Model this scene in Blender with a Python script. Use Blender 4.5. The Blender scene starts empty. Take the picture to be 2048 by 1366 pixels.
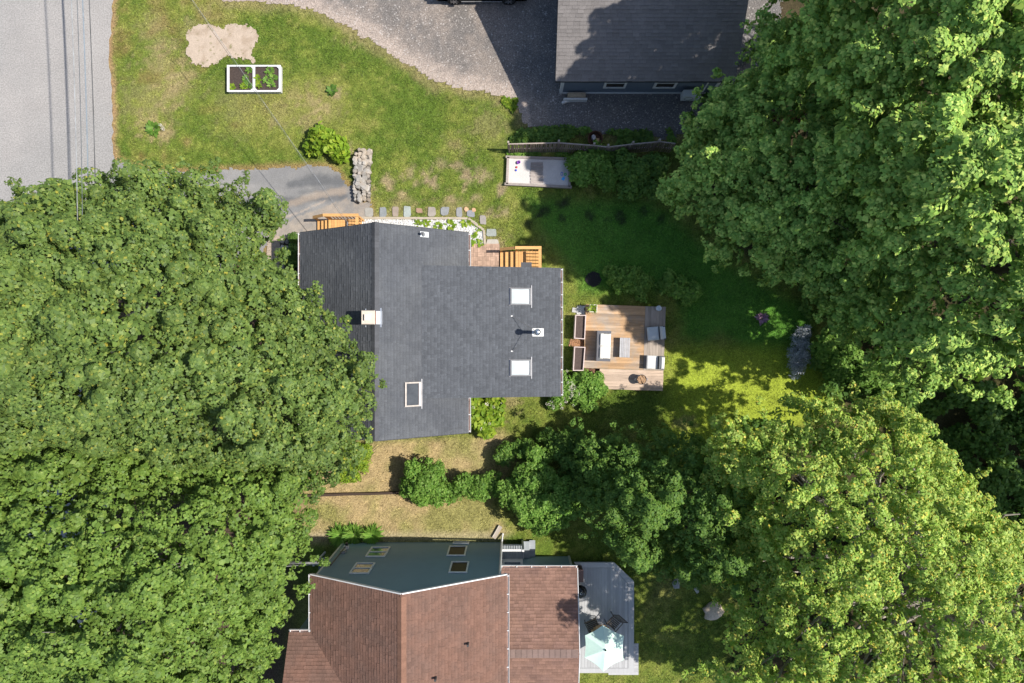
import bpy, math, random
import numpy as np

# ------------------------------------------------------------------ camera, sky, sun, exposure
scene = bpy.context.scene
col = scene.collection
H = 34.0                       # drone height in metres
F = 2048 * 24.0 / 36.0         # focal length in photo pixels (24 mm on a 36 mm sensor)
R = math.radians
cam_d = bpy.data.cameras.new("drone_camera"); cam = bpy.data.objects.new("drone_camera", cam_d)
col.objects.link(cam); cam.location = (0, 0, H); cam.rotation_euler = (0, 0, 0)
cam_d.lens = 24; cam_d.sensor_width = 36; cam_d.clip_start = 0.5; cam_d.clip_end = 400
scene.camera = cam

SUN_EL, SUN_AZ = 52.7, -1.2    # elevation; azimuth counter-clockwise from +X
world = bpy.data.worlds.new("World"); scene.world = world; world.use_nodes = True
wn = world.node_tree; bg = wn.nodes["Background"]
sky = wn.nodes.new("ShaderNodeTexSky"); sky.sky_type = 'NISHITA'; sky.sun_disc = False
sky.sun_elevation = R(SUN_EL); sky.sun_rotation = R(90 - SUN_AZ)
wn.links.new(sky.outputs[0], bg.inputs[0]); bg.inputs[1].default_value = 0.13
sun_d = bpy.data.lights.new("sun", 'SUN'); sun = bpy.data.objects.new("sun", sun_d); col.objects.link(sun)
sun_d.energy = 5.0; sun_d.angle = R(0.53); sun_d.color = (1.0, 0.955, 0.87)
sun.rotation_euler = (0, R(90 - SUN_EL), R(SUN_AZ)); sun.location = (40, 0, 60)
vs = scene.view_settings
vs.view_transform = 'Standard'; vs.look = 'None'; vs.exposure = 0.40; vs.gamma = 1.0; vs.use_curve_mapping = False

rnd = random.Random(7); nr = np.random.default_rng(11)

def at(px, py, z=0.0):
    """photo pixel -> point in the place, at height z"""
    k = (H - z) / F
    return ((px - 1024) * k, (683 - py) * k, z)
def xy(px, py, z=0.0): return at(px, py, z)[:2]

# ------------------------------------------------------------------ materials
def _n(nt, t, **kw):
    n = nt.nodes.new(t)
    for k, v in kw.items(): setattr(n, k, v)
    return n
def _math(nt, op, a, b=None, clamp=False):
    n = _n(nt, "ShaderNodeMath", operation=op, use_clamp=clamp)
    for i, v in enumerate((a, b)):
        if v is None: continue
        if isinstance(v, (int, float)): n.inputs[i].default_value = v
        else: nt.links.new(v, n.inputs[i])
    return n.outputs[0]
def _map(nt, v, a0, a1, b0, b1):
    n = _n(nt, "ShaderNodeMapRange"); nt.links.new(v, n.inputs[0])
    for i, x in enumerate((a0, a1, b0, b1)): n.inputs[i + 1].default_value = x
    return n.outputs[0]
def _noise(nt, vec, scale, detail=4.0, rough=0.6):
    n = _n(nt, "ShaderNodeTexNoise"); nt.links.new(vec, n.inputs["Vector"])
    n.inputs["Scale"].default_value = scale; n.inputs["Detail"].default_value = detail; n.inputs["Roughness"].default_value = rough
    return n.outputs[0]
def _mix(nt, f, a, b):
    n = _n(nt, "ShaderNodeMix", data_type='RGBA')
    for i, v in ((0, f), (6, a), (7, b)):
        if isinstance(v, (int, float)): n.inputs[i].default_value = v
        elif isinstance(v, tuple): n.inputs[i].default_value = v + (1,) if len(v) == 3 else v
        else: nt.links.new(v, n.inputs[i])
    return n.outputs[2]
def _scale(nt, c, f):
    n = _n(nt, "ShaderNodeVectorMath", operation='SCALE'); nt.links.new(c, n.inputs[0])
    nt.links.new(f, n.inputs[3]); return n.outputs[0]
MATS = {}
def mat(name, c, rough=.8, var=.2, scale=6., isl=0., orand=0., bump=0., bscale=60., metal=0., spec=.3,
        c2=None, c2scale=.6, c2edge=(.45, .6), stretch=None, fine=0., finescale=70., attr=None, speck=None, band=0.):
    if name in MATS: return MATS[name]
    m = bpy.data.materials.new(name); m.use_nodes = True; nt = m.node_tree; L = nt.links
    b = nt.nodes["Principled BSDF"]; g = _n(nt, "ShaderNodeNewGeometry"); pos = g.outputs["Position"]
    if stretch:
        mp = _n(nt, "ShaderNodeMapping"); mp.inputs["Scale"].default_value = stretch; L.new(pos, mp.inputs["Vector"]); pos2 = mp.outputs[0]
    else: pos2 = pos
    rgb = _n(nt, "ShaderNodeRGB"); rgb.outputs[0].default_value = (*c, 1); colr = rgb.outputs[0]
    if attr:
        a = _n(nt, "ShaderNodeAttribute", attribute_name=attr); colr = a.outputs["Color"]
    if c2: colr = _mix(nt, _map(nt, _noise(nt, pos, c2scale, 5., .62), c2edge[0], c2edge[1], 0, 1), colr, c2)
    f = _map(nt, _noise(nt, pos2, scale, 5., .65), .28, .72, 1 - var, 1 + var)
    if fine: f = _math(nt, 'MULTIPLY', f, _map(nt, _noise(nt, pos2, finescale, 2., .5), .3, .7, 1 - fine, 1 + fine))
    if isl: f = _math(nt, 'MULTIPLY', f, _map(nt, g.outputs["Random Per Island"], 0, 1, 1 - isl, 1 + isl))
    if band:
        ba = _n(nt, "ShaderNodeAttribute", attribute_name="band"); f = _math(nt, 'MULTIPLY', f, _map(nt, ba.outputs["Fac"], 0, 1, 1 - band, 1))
    if orand:
        oi = _n(nt, "ShaderNodeObjectInfo"); f = _math(nt, 'MULTIPLY', f, _map(nt, oi.outputs["Random"], 0, 1, 1 - orand, 1 + orand))
    colr = _scale(nt, colr, f)
    if speck:
        v = _n(nt, "ShaderNodeTexVoronoi"); L.new(pos, v.inputs["Vector"]); v.inputs["Scale"].default_value = speck[0]
        sx = _n(nt, "ShaderNodeSeparateColor"); L.new(v.outputs["Color"], sx.inputs[0])
        colr = _mix(nt, _map(nt, sx.outputs[0], speck[1], speck[1] + .08, 0, speck[3]), colr, speck[2])
    L.new(colr, b.inputs["Base Color"])
    b.inputs["Roughness"].default_value = rough; b.inputs["Metallic"].default_value = metal
    b.inputs["Specular IOR Level"].default_value = spec
    if bump:
        bp = _n(nt, "ShaderNodeBump"); bp.inputs["Strength"].default_value = bump; bp.inputs["Distance"].default_value = .02
        L.new(_noise(nt, pos2, bscale, 4., .6), bp.inputs["Height"]); L.new(bp.outputs[0], b.inputs["Normal"])
    MATS[name] = m; return m
def leafmat(name, pal, trans=.28, rough=.55, spec=.22, clump=.22, cscale=.7):
    m = bpy.data.materials.new(name); m.use_nodes = True; nt = m.node_tree; L = nt.links
    b = nt.nodes["Principled BSDF"]; out = nt.nodes["Material Output"]; g = _n(nt, "ShaderNodeNewGeometry")
    cr = _n(nt, "ShaderNodeValToRGB"); cr.color_ramp.interpolation = 'LINEAR'; el = cr.color_ramp.elements
    while len(el) < len(pal): el.new(.5)
    for e, (p, c) in zip(el, pal): e.position = p; e.color = (*c, 1)
    L.new(g.outputs["Random Per Island"], cr.inputs[0])
    f = _map(nt, _noise(nt, g.outputs["Position"], cscale, 3., .6), .3, .7, 1 - clump, 1 + clump)
    c = _scale(nt, cr.outputs[0], f)
    L.new(c, b.inputs["Base Color"]); b.inputs["Roughness"].default_value = rough; b.inputs["Specular IOR Level"].default_value = spec
    t = _n(nt, "ShaderNodeBsdfTranslucent"); tc = _mix(nt, .5, c, (0.16, 0.22, 0.02)); L.new(tc, t.inputs[0])
    mx = _n(nt, "ShaderNodeMixShader"); mx.inputs[0].default_value = trans
    L.new(b.outputs[0], mx.inputs[1]); L.new(t.outputs[0], mx.inputs[2]); L.new(mx.outputs[0], out.inputs[0])
    MATS[name] = m; return m

# ------------------------------------------------------------------ mesh helpers
ORG = {}
def _tag(o, label=None, cat=None, group=None, kind=None):
    if label: o["label"] = label
    if cat: o["category"] = cat
    if group: o["group"] = group
    if kind: o["kind"] = kind
    return o
def thing(name, label, cat, loc=(0, 0, 0), rz=0., group=None):
    o = bpy.data.objects.new(name, None); col.objects.link(o); o.location = loc; o.rotation_euler = (0, 0, rz)
    o.empty_display_size = .2; ORG[o.name] = tuple(loc); return _tag(o, label, cat, group)
class MB:
    def __init__(s): s.v = []; s.f = []
    def add(s, vs_, fs_):
        k = len(s.v); s.v += [tuple(map(float, p)) for p in vs_]; s.f += [tuple(i + k for i in f) for f in fs_]; return s
    def box(s, x0, x1, y0, y1, z0, z1):
        v = [(x, y, z) for z in (z0, z1) for y in (y0, y1) for x in (x0, x1)]
        return s.add(v, [(0, 2, 3, 1), (4, 5, 7, 6), (0, 1, 5, 4), (2, 6, 7, 3), (0, 4, 6, 2), (1, 3, 7, 5)])
    def beam(s, p, q, w, h, up=(0, 0, 1)):
        p, q, up = map(np.array, (p, q, up)); d = q - p; d = d / np.linalg.norm(d)
        sd = np.cross(d, up); sd = sd / (np.linalg.norm(sd) + 1e-9); u = np.cross(sd, d)
        v = [e + sd * a * w / 2 + u * b * h / 2 for e in (p, q) for a, b in ((-1, -1), (1, -1), (1, 1), (-1, 1))]
        return s.add(v, [(0, 1, 2, 3), (7, 6, 5, 4), (0, 4, 5, 1), (1, 5, 6, 2), (2, 6, 7, 3), (3, 7, 4, 0)])
    def prism(s, poly, z0, z1):
        a = sum(poly[i][0] * poly[(i + 1) % len(poly)][1] - poly[(i + 1) % len(poly)][0] * poly[i][1] for i in range(len(poly)))
        if a < 0: poly = poly[::-1]
        n = len(poly); v = [(x, y, z0) for x, y in poly] + [(x, y, z1) for x, y in poly]
        return s.add(v, [tuple(range(n))[::-1], tuple(range(n, 2 * n))] + [(i, (i + 1) % n, n + (i + 1) % n, n + i) for i in range(n)])
    def sheet(s, poly, z):
        a = sum(poly[i][0] * poly[(i + 1) % len(poly)][1] - poly[(i + 1) % len(poly)][0] * poly[i][1] for i in range(len(poly)))
        if a < 0: poly = poly[::-1]
        return s.add([(x, y, z) for x, y in poly], [tuple(range(len(poly)))])
    def quad(s, a, b, c, d): return s.add([a, b, c, d], [(0, 1, 2, 3)])
    def tube(s, pts, rad, n=6, caps=True):
        pts = [np.array(p, float) for p in pts]; rad = rad if isinstance(rad, (list, tuple)) else [rad] * len(pts)
        v = []; f = []
        for i, p in enumerate(pts):
            d = pts[min(i + 1, len(pts) - 1)] - pts[max(i - 1, 0)]; d = d / (np.linalg.norm(d) + 1e-9)
            a = np.cross(d, (0, 0, 1) if abs(d[2]) < .9 else (1, 0, 0)); a /= np.linalg.norm(a); b = np.cross(d, a)
            v += [p + rad[i] * (math.cos(t) * a + math.sin(t) * b) for t in [2 * math.pi * j / n for j in range(n)]]
        for i in range(len(pts) - 1):
            f += [(i * n + j, i * n + (j + 1) % n, (i + 1) * n + (j + 1) % n, (i + 1) * n + j) for j in range(n)]
        if caps: f += [tuple(range(n))[::-1], tuple(range((len(pts) - 1) * n, len(pts) * n))]
        return s.add(v, f)
    def lathe(s, prof, c, n=20):
        v = [(c[0] + r * math.cos(2 * math.pi * j / n), c[1] + r * math.sin(2 * math.pi * j / n), c[2] + z) for r, z in prof for j in range(n)]
        f = [(i * n + j, i * n + (j + 1) % n, (i + 1) * n + (j + 1) % n, (i + 1) * n + j) for i in range(len(prof) - 1) for j in range(n)]
        f += [tuple(range(n))[::-1], tuple(range((len(prof) - 1) * n, len(prof) * n))]
        return s.add(v, f)
    def torus(s, c, r1, r2, n=18, m=7, sx=1., sy=1.):
        v = [(c[0] + sx * (r1 + r2 * math.cos(b)) * math.cos(a), c[1] + sy * (r1 + r2 * math.cos(b)) * math.sin(a), c[2] + r2 * math.sin(b))
             for a in [2 * math.pi * i / n for i in range(n)] for b in [2 * math.pi * j / m for j in range(m)]]
        return s.add(v, [(i * m + j, ((i + 1) % n) * m + j, ((i + 1) % n) * m + (j + 1) % m, i * m + (j + 1) % m) for i in range(n) for j in range(m)])
    def rock(s, cx, cy, z, rx, ry, h, ang=0., n=7, g=None):
        g = g or rnd; ph = [2 * math.pi * (i + g.uniform(-.3, .3)) / n for i in range(n)]; k = [g.uniform(.78, 1.08) for _ in range(n)]
        ca, sa = math.cos(ang), math.sin(ang); v = []; tx, ty = g.uniform(-.25, .25), g.uniform(-.25, .25)
        for lev, sc, zz in ((0, 1., 0.), (1, 1.02, .55), (2, .78, 1.)):
            for p, q in zip(ph, k):
                a, b = rx * q * sc * math.cos(p), ry * q * sc * math.sin(p)
                v.append((cx + a * ca - b * sa, cy + a * sa + b * ca, z + h * zz + (tx * a + ty * b if lev else 0)))
        v.append((cx, cy, z + h * 1.05))
        f = [(l * n + i, l * n + (i + 1) % n, (l + 1) * n + (i + 1) % n, (l + 1) * n + i) for l in (0, 1) for i in range(n)]
        f += [(2 * n + i, 2 * n + (i + 1) % n, 3 * n) for i in range(n)] + [tuple(range(n))[::-1]]
        return s.add(v, f)
    def build(s, name, m, parent=None, local=False, smooth=False, loc=None):
        """link as one mesh object; world coordinates are shifted to the parent's (or own) origin"""
        o3 = (0, 0, 0)
        if parent is not None:
            if not local: o3 = ORG[parent.name]
        elif loc: o3 = loc
        me = bpy.data.meshes.new(name)
        me.from_pydata([(p[0] - o3[0], p[1] - o3[1], p[2] - o3[2]) for p in s.v], [], s.f); me.update()
        o = bpy.data.objects.new(name, me); col.objects.link(o); me.materials.append(m)
        if smooth: me.polygons.foreach_set("use_smooth", [True] * len(me.polygons))
        if parent is not None: o.parent = parent; ORG[o.name] = ORG[parent.name]
        else:
            o.location = o3 if loc else (0, 0, 0); ORG[o.name] = o3
        return o
def solo(mb, name, m, label, cat, loc, group=None, smooth=False):
    return _tag(mb.build(name, m, loc=loc, smooth=smooth), label, cat, group)
def struct(mb, name, m, kind="structure", label=None): return _tag(mb.build(name, m), label, None, None, kind)
def copy_part(src, parent, loc, rz=0.):
    c = src.copy(); col.objects.link(c); c.parent = parent; c.location = loc; c.rotation_euler = (0, 0, rz); ORG[c.name] = ORG[parent.name]; return c

# -- numpy polygons in one go
def np_mesh(name, V, k, m, parent=None, colors=None, origin=(0, 0, 0)):
    n = len(V) // k; me = bpy.data.meshes.new(name)
    V = (V - np.array(origin)).astype(np.float32)
    me.vertices.add(len(V)); me.vertices.foreach_set("co", V.ravel())
    me.loops.add(n * k); me.loops.foreach_set("vertex_index", np.arange(n * k, dtype=np.int32))
    me.polygons.add(n); me.polygons.foreach_set("loop_start", np.arange(0, n * k, k, dtype=np.int32))
    me.update(calc_edges=True)
    if colors is not None:
        a = me.color_attributes.new("Col", 'FLOAT_COLOR', 'POINT')
        a.data.foreach_set("color", np.repeat(np.c_[colors, np.ones(len(colors))], k, axis=0).astype(np.float32).ravel())
    me.materials.append(m); o = bpy.data.objects.new(name, me); col.objects.link(o)
    if parent is not None: o.parent = parent; ORG[o.name] = ORG[parent.name]
    return o
def unit(a): return a / (np.linalg.norm(a, axis=-1, keepdims=True) + 1e-9)
LEAF = {
    'maple': np.array([(0, 0), (.12, -.42), (.36, -.2), (.58, -.5), (.6, -.17), (1, 0), (.6, .17), (.58, .5), (.36, .2), (.12, .42)]),
    'tri': np.array([(0, 0), (.35, -.48), (.52, -.18), (1, 0), (.52, .18), (.35, .48)]),
    'oval': np.array([(0, 0), (.28, -.27), (.72, -.24), (1, 0), (.72, .24), (.28, .27)]),
    'blade': np.array([(0, -.06), (.55, -.09), (1, 0), (.55, .09), (0, .06)]),
    'dia': np.array([(0, 0), (.45, -.28), (1, 0), (.45, .28)]),
    'kite': np.array([(0, 0), (.42, -.40), (1, 0), (.42, .40)]),
}
def leaf_verts(P, D, N, L, shape, droop=.25, fold=0.):
    s = LEAF[shape]; S = unit(np.cross(N, D)); N2 = unit(np.cross(D, S))
    V = (P[:, None] + L[:, None, None] * (s[None, :, 0, None] * D[:, None] + s[None, :, 1, None] * S[:, None]
         + (fold * np.abs(s[None, :, 1, None]) - droop * s[None, :, 0, None] ** 2) * N2[:, None]))
    return V.reshape(-1, 3), len(s)
def rosettes(C, N, k, L, tilt=.3, g=nr, jit=.2):
    m = len(C); N = unit(N + g.normal(0, jit, (m, 3)))
    T = unit(np.cross(N, g.normal(0, 1, (m, 3)))); B = np.cross(N, T)
    a = 2 * np.pi * (np.arange(k)[None] / k) + g.uniform(0, 6.3, (m, 1)) + g.normal(0, .22, (m, k))
    D0 = np.cos(a)[..., None] * T[:, None] + np.sin(a)[..., None] * B[:, None]
    tl = tilt * g.uniform(.2, 1.6, (m, k, 1))
    D = unit(D0 - tl * N[:, None]); NN = unit(N[:, None] + tl * D0 + g.normal(0, .12, (m, k, 3)))
    P = C[:, None] + D * .03
    LL = L * g.uniform(.7, 1.2, (m, k)) * g.uniform(.7, 1.3, (m, 1))
    return P.reshape(-1, 3), D.reshape(-1, 3), NN.reshape(-1, 3), LL.reshape(-1)
def on_blobs(C, rad, per, g=nr, zmin=-.2, squash=.8, inner=.55):
    """rosette points over each blob's upper surface: returns points, outward normals"""
    n = len(C); cnt = np.maximum(3, (per * g.uniform(.7, 1.3, n)).astype(int)); idx = np.repeat(np.arange(n), cnt); m = len(idx)
    z = g.uniform(zmin, 1, m); t = g.uniform(0, 2 * np.pi, m); r = np.sqrt(np.maximum(0, 1 - z * z))
    d = np.c_[r * np.cos(t), r * np.sin(t), z]
    rr = rad[idx] * (inner + (1.06 - inner) * g.uniform(0, 1, m) ** .45)
    P = C[idx] + d * rr[:, None] * np.array([1, 1, squash]); return P, unit(d * np.array([1, 1, 1.25]))
def inpoly(P, poly):
    x, y = P[:, 0], P[:, 1]; c = np.zeros(len(P), bool); q = np.array(poly); n = len(q)
    for i in range(n):
        (x0, y0), (x1, y1) = q[i], q[i - 1]
        if y0 == y1: continue
        c ^= ((y0 > y) != (y1 > y)) & (x < (x1 - x0) * (y - y0) / (y1 - y0) + x0)
    return c
def polydist(P, poly):
    q = np.array(poly, float); d = np.full(len(P), 1e9)
    for i in range(len(q)):
        a, b = q[i - 1], q[i]; ab = b - a; t = np.clip(((P[:, :2] - a) @ ab) / (ab @ ab + 1e-9), 0, 1)
        d = np.minimum(d, np.hypot(*(P[:, :2] - a - t[:, None] * ab).T))
    return d
def vnoise(x, y, s, seed=0):
    x = np.asarray(x) * s + 1000.; y = np.asarray(y) * s + 1000.
    ix, iy = np.floor(x).astype(np.int64), np.floor(y).astype(np.int64); fx, fy = x - ix, y - iy
    fx, fy = fx * fx * (3 - 2 * fx), fy * fy * (3 - 2 * fy)
    def h(a, b):
        v = (a * 374761393 + b * 668265263 + seed * 1442695041) & 0xffffffff
        v = ((v ^ (v >> 13)) * 1274126177) & 0xffffffff
        return ((v ^ (v >> 16)) & 0xffff) / 65535.
    return (h(ix, iy) * (1 - fx) + h(ix + 1, iy) * fx) * (1 - fy) + (h(ix, iy + 1) * (1 - fx) + h(ix + 1, iy + 1) * fx) * fy
def fbm(x, y, s, seed=0, o=4): return sum(vnoise(x, y, s * 2 ** i, seed + i) * .5 ** i for i in range(o)) / sum(.5 ** i for i in range(o))
def sst(a, b, x): t = np.clip((x - a) / (b - a), 0, 1); return t * t * (3 - 2 * t)
def wpoly(pts, z=0.): return [xy(px, py, z) for px, py in pts]
def rough_poly(pts, step=.25, amp=.08, z=0., seed=1, closed=True):
    """polygon of photo points with an uneven edge"""
    g = random.Random(seed); w = wpoly(pts, z); out = []
    for i in range(len(w)):
        a, b = w[i], w[(i + 1) % len(w)]; L = math.hypot(b[0] - a[0], b[1] - a[1]); k = max(1, int(L / step))
        for j in range(k):
            t = j / k; nx, ny = -(b[1] - a[1]) / (L + 1e-9), (b[0] - a[0]) / (L + 1e-9); d = g.uniform(-amp, amp)
            out.append((a[0] + (b[0] - a[0]) * t + nx * d, a[1] + (b[1] - a[1]) * t + ny * d))
    return out

# ------------------------------------------------------------------ the ground
ROAD = [(-420, -400), (228, -400), (226, 0), (223, 55), (217, 105), (221, 150), (226, 210), (225, 290), (232, 322), (238, 420), (225, 700), (210, 1100), (205, 1700), (-420, 1700)]
DRIVE = [(222, 318), (262, 334), (300, 342), (380, 345), (480, 340), (575, 336), (655, 334), (676, 344), (695, 372), (722, 398), (740, 410), (738, 434), (640, 470), (602, 478), (545, 476), (505, 520), (400, 560), (205, 540)]
GRAVEL = [(425, -20), (450, 2), (560, 6), (620, 18), (690, 48), (752, 88), (812, 128), (870, 162), (930, 178), (985, 186), (1018, 200), (1036, 222), (1042, 246), (1075, 258), (1150, 262), (1240, 268), (1330, 275), (1400, 262), (1470, 215), (1560, 120), (1580, -420), (425, -420)]
SANDY = [(372, 72), (380, 60), (405, 52), (430, 53), (455, 47), (480, 44), (500, 52), (506, 64), (518, 80), (514, 95), (500, 118), (478, 122), (455, 112), (425, 130), (400, 134), (378, 122), (372, 100)]
PATHSTRIP = [(538, 470), (566, 474), (558, 545), (550, 640), (530, 640), (528, 560)]
WHITEBED = [(718, 437), (740, 438), (860, 440), (936, 438), (950, 444), (968, 460), (970, 489), (937, 490), (937, 500), (760, 500), (718, 462)]
DRYZONE = [(690, 868), (940, 862), (1010, 845), (1060, 900), (1000, 1000), (1040, 1070), (1000, 1095), (560, 1100), (560, 900)]
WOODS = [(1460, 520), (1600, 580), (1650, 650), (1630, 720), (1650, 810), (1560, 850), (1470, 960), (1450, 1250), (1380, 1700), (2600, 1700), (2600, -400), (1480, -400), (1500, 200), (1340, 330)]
LUSH = [(1030, 380), (1060, 470), (1100, 520), (1140, 570), (1150, 600), (1340, 600), (1345, 680), (1400, 710), (1440, 690), (1580, 780), (1660, 620), (1480, 520), (1330, 400), (1340, 380)]
BARE = [(830, 120, 30, .5), (905, 150, 40, .5), (980, 250, 45, .5), (905, 395, 12, .9), (850, 350, 14, .9), (818, 343, 14, .8), (776, 364, 14, .9), (862, 366, 14, .9), (806, 352, 9, .9), (936, 356, 14, .9), (964, 352, 18, .9), (957, 396, 13, .9), (1003, 378, 12, .9), (928, 380, 8, .9), (830, 365, 9, .8), (910, 290, 24, .7), (880, 330, 15, .7), (912, 330, 12, .8), (805, 385, 9, .7), (1010, 430, 16, .7), (980, 480, 40, .5), (1000, 500, 30, .6), (700, 60, 30, .6), (640, 210, 45, .7), (560, 220, 40, .5), (330, 130, 50, .65), (310, 55, 40, .55), (350, 170, 45, .6), (300, 250, 30, .85), (325, 268, 22, .9), (300, 200, 60, .45), (380, 60, 26, .5), (330, 90, 22, .55), (480, 215, 60, .4), (410, 25, 24, .6), (640, 215, 26, .7), (675, 190, 18, .7), (590, 190, 25, .5), (700, 300, 16, .8), (735, 430, 40, .9), (800, 425, 45, .7), (900, 425, 45, .7), (975, 430, 16, .7), (1155, 685, 12, 1.), (1330, 1180, 30, .3), (1030, 190, 30, .8), (1040, 210, 30, .9), (1370, 845, 22, .6), (1010, 790, 40, .8), (1190, 745, 14, .95)]
DARKSOIL = [(1120, 410, 8), (1180, 430, 9), (1133, 408, 9), (1213, 435, 10), (1236, 430, 8), (1290, 425, 11), (1055, 447, 6), (1084, 420, 11), (1126, 436, 7), (1320, 440, 9), (1085, 425, 9), (1245, 440, 7)]
def lawn_color(x, y):
    px, py = x * F / H + 1024, 683 - y * F / H
    n1, n2, n3 = fbm(x, y, .35, 3), fbm(x, y, 1.3, 9), fbm(x, y, .12, 21)
    green = np.array([.080, .124, .018]); ygreen = np.array([.158, .176, .036]); tan = np.array([.265, .205, .105])
    rust = np.array([.150, .098, .040]); lush = np.array([.062, .175, .022]); soil = np.array([.045, .032, .022]); straw = np.array([.35, .255, .135])
    lerp = lambda a, b, t: a * (1 - t[..., None]) + b * t[..., None]
    n4 = fbm(x, y, 4.5, 71, 3); n5 = vnoise(x, y, 9., 75)
    c = lerp(green[None], ygreen[None], sst(.36, .64, n1 * .4 + n2 * .3 + n4 * .3)); c = c * (.80 + .46 * n4[..., None])
    c = lerp(c, rust[None], .75 * sst(.52, .68, n3 * .55 + n2 * .45) * sst(700, 300, px))
    c = lerp(c, tan[None], .27 * sst(.54, .73, n2 * .45 + n1 * .2 + n4 * .35))
    q = np.c_[px, py]
    w = inpoly(q, LUSH) * sst(0, 40, polydist(q, LUSH)); c = lerp(c, lush[None] * (.8 + .5 * n2[..., None]), w * .85)
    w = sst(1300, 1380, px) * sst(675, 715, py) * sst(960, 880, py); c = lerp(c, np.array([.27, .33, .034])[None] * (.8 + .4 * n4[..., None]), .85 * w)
    w = inpoly(q, DRYZONE) * sst(0, 30, polydist(q, DRYZONE)); dry = lerp(straw[None], np.array([.225, .205, .075])[None], sst(.46, .72, n1 * .5 + n2 * .5 + .12 * sst(990, 1030, py)))
    dry = lerp(dry, np.array([.33, .22, .14])[None], sst(760, 640, px) * sst(985, 930, py) * .8)
    dry = dry * (.75 + .5 * n4[..., None]); dry = lerp(dry, np.array([.36, .29, .19])[None], sst(1058, 1072, py) * .8)
    c = lerp(c, dry, w * .92)
    for bx, by, br, bw in BARE:
        d = np.hypot(px - bx, py - by) / br
        m = bw * .8 * sst(1.15, .25, d + (n2 - .5) * 1.3 + (n4 - .5) * 1.9); c = lerp(c, np.array([.31, .225, .150])[None] if br < 20 else tan[None] * 1.08, m)
    for bx, by, br in DARKSOIL:
        d = np.hypot(px - bx, py - by) / br; c = lerp(c, np.array([.022, .020, .014])[None], .7 * sst(1.2, .4, d + (n2 - .5) * 1.6 + (n4 - .5) * 2.))
    e = polydist(q, [p for p in ROAD]); w = sst(13, 2, e + (n2 - .5) * 16 + (n4 - .5) * 14) * (px < 330); c = lerp(c, np.array([.33, .20, .115])[None], w * .75)
    e = polydist(q, DRIVE); w = sst(16, 3, e + (n2 - .5) * 12); c = lerp(c, np.array([.27, .17, .085])[None], w * .75)
    e = polydist(q, GRAVEL); w = sst(26, 4, e + (n2 - .5) * 24); c = lerp(c, tan[None], w * .55)
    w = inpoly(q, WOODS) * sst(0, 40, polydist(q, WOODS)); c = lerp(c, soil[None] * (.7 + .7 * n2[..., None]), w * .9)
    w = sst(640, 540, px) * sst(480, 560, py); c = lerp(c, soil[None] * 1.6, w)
    return c
def build_ground():
    xs = np.r_[-150, -90, -60, -42, -34, np.arange(-28, 28.01, .19), 34, 42, 60, 90, 150]; ys = np.r_[-150, -90, -55, -34, -26, np.arange(-19, 19.01, .19), 26, 34, 55, 90, 150]
    X, Y = np.meshgrid(xs, ys); x, y = X.ravel(), Y.ravel(); c = lawn_color(x, y)
    z = .035 * (fbm(x, y, .5, 5) - .5) - .02
    nx, ny = len(xs), len(ys); i = np.arange(nx * ny).reshape(ny, nx)
    fc = np.stack([i[:-1, :-1], i[:-1, 1:], i[1:, 1:], i[1:, :-1]], -1).reshape(-1, 4)
    me = bpy.data.meshes.new("ground"); me.from_pydata(np.c_[x, y, z].tolist(), [], fc.tolist()); me.update()
    a = me.color_attributes.new("Col", 'FLOAT_COLOR', 'POINT'); a.data.foreach_set("color", np.c_[c, np.ones(len(c))].astype(np.float32).ravel())
    me.materials.append(mat("lawn", (.1, .13, .03), rough=.95, var=.18, scale=7., fine=.40, finescale=20., attr="Col", bump=.5, bscale=34., spec=.1))
    o = bpy.data.objects.new("ground", me); col.objects.link(o); _tag(o, "lawn and bare soil around the houses", None, None, "structure")
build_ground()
M_ASPH = mat("road_asphalt", (.275, .262, .250), rough=.9, var=.07, scale=.7, fine=.22, finescale=16., bump=.2, bscale=90., c2=(.300, .280, .264), c2scale=.12)
M_SAND = mat("sandy_soil", (.41, .315, .245), rough=.95, var=.08, scale=2., fine=.14, finescale=20., bump=.4, bscale=20.)
struct(MB().sheet(rough_poly(ROAD, .3, .06, seed=2), .006), "road", M_ASPH, label="pale grey asphalt road beside the lawn")
def grid_sheet(name, poly, z, step, cfun, m, label, jit=.35, lim=None, rag=.35):
    """ground sheet of small cells with its own worn colours"""
    g = np.random.default_rng(len(name)); w = A_(wpoly(poly)); lo, hi = (w.min(0), w.max(0)) if lim is None else (A_(lim[0]), A_(lim[1]))
    xs, ys = np.arange(lo[0], hi[0] + step, step), np.arange(lo[1], hi[1] + step, step); nx, ny = len(xs), len(ys); X, Y = np.meshgrid(xs, ys)
    P = np.c_[X.ravel(), Y.ravel()] + g.uniform(-jit, jit, (nx * ny, 2)) * step; c = cfun(P[:, 0], P[:, 1]); i = np.arange(nx * ny).reshape(ny, nx)
    fc = np.stack([i[:-1, :-1], i[:-1, 1:], i[1:, 1:], i[1:, :-1]], -1).reshape(-1, 4); mid = P[fc].mean(1); mid = mid + (np.stack([fbm(mid[:, 0], mid[:, 1], 2.5, 31), fbm(mid[:, 0], mid[:, 1], 2.5, 37)], 1) - .5) * rag; fc = fc[inpoly(mid, w)]
    used = np.unique(fc); mp = np.zeros(nx * ny, int); mp[used] = np.arange(len(used))
    me = bpy.data.meshes.new(name); me.from_pydata(np.c_[P[used], np.full(len(used), z)].tolist(), [], mp[fc].tolist()); me.update()
    a = me.color_attributes.new("Col", 'FLOAT_COLOR', 'POINT'); a.data.foreach_set("color", np.c_[c[used], np.ones(len(used))].astype(np.float32).ravel()); me.materials.append(m)
    o = bpy.data.objects.new(name, me); col.objects.link(o); return _tag(o, label, None, None, "structure")
A_ = np.array
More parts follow.
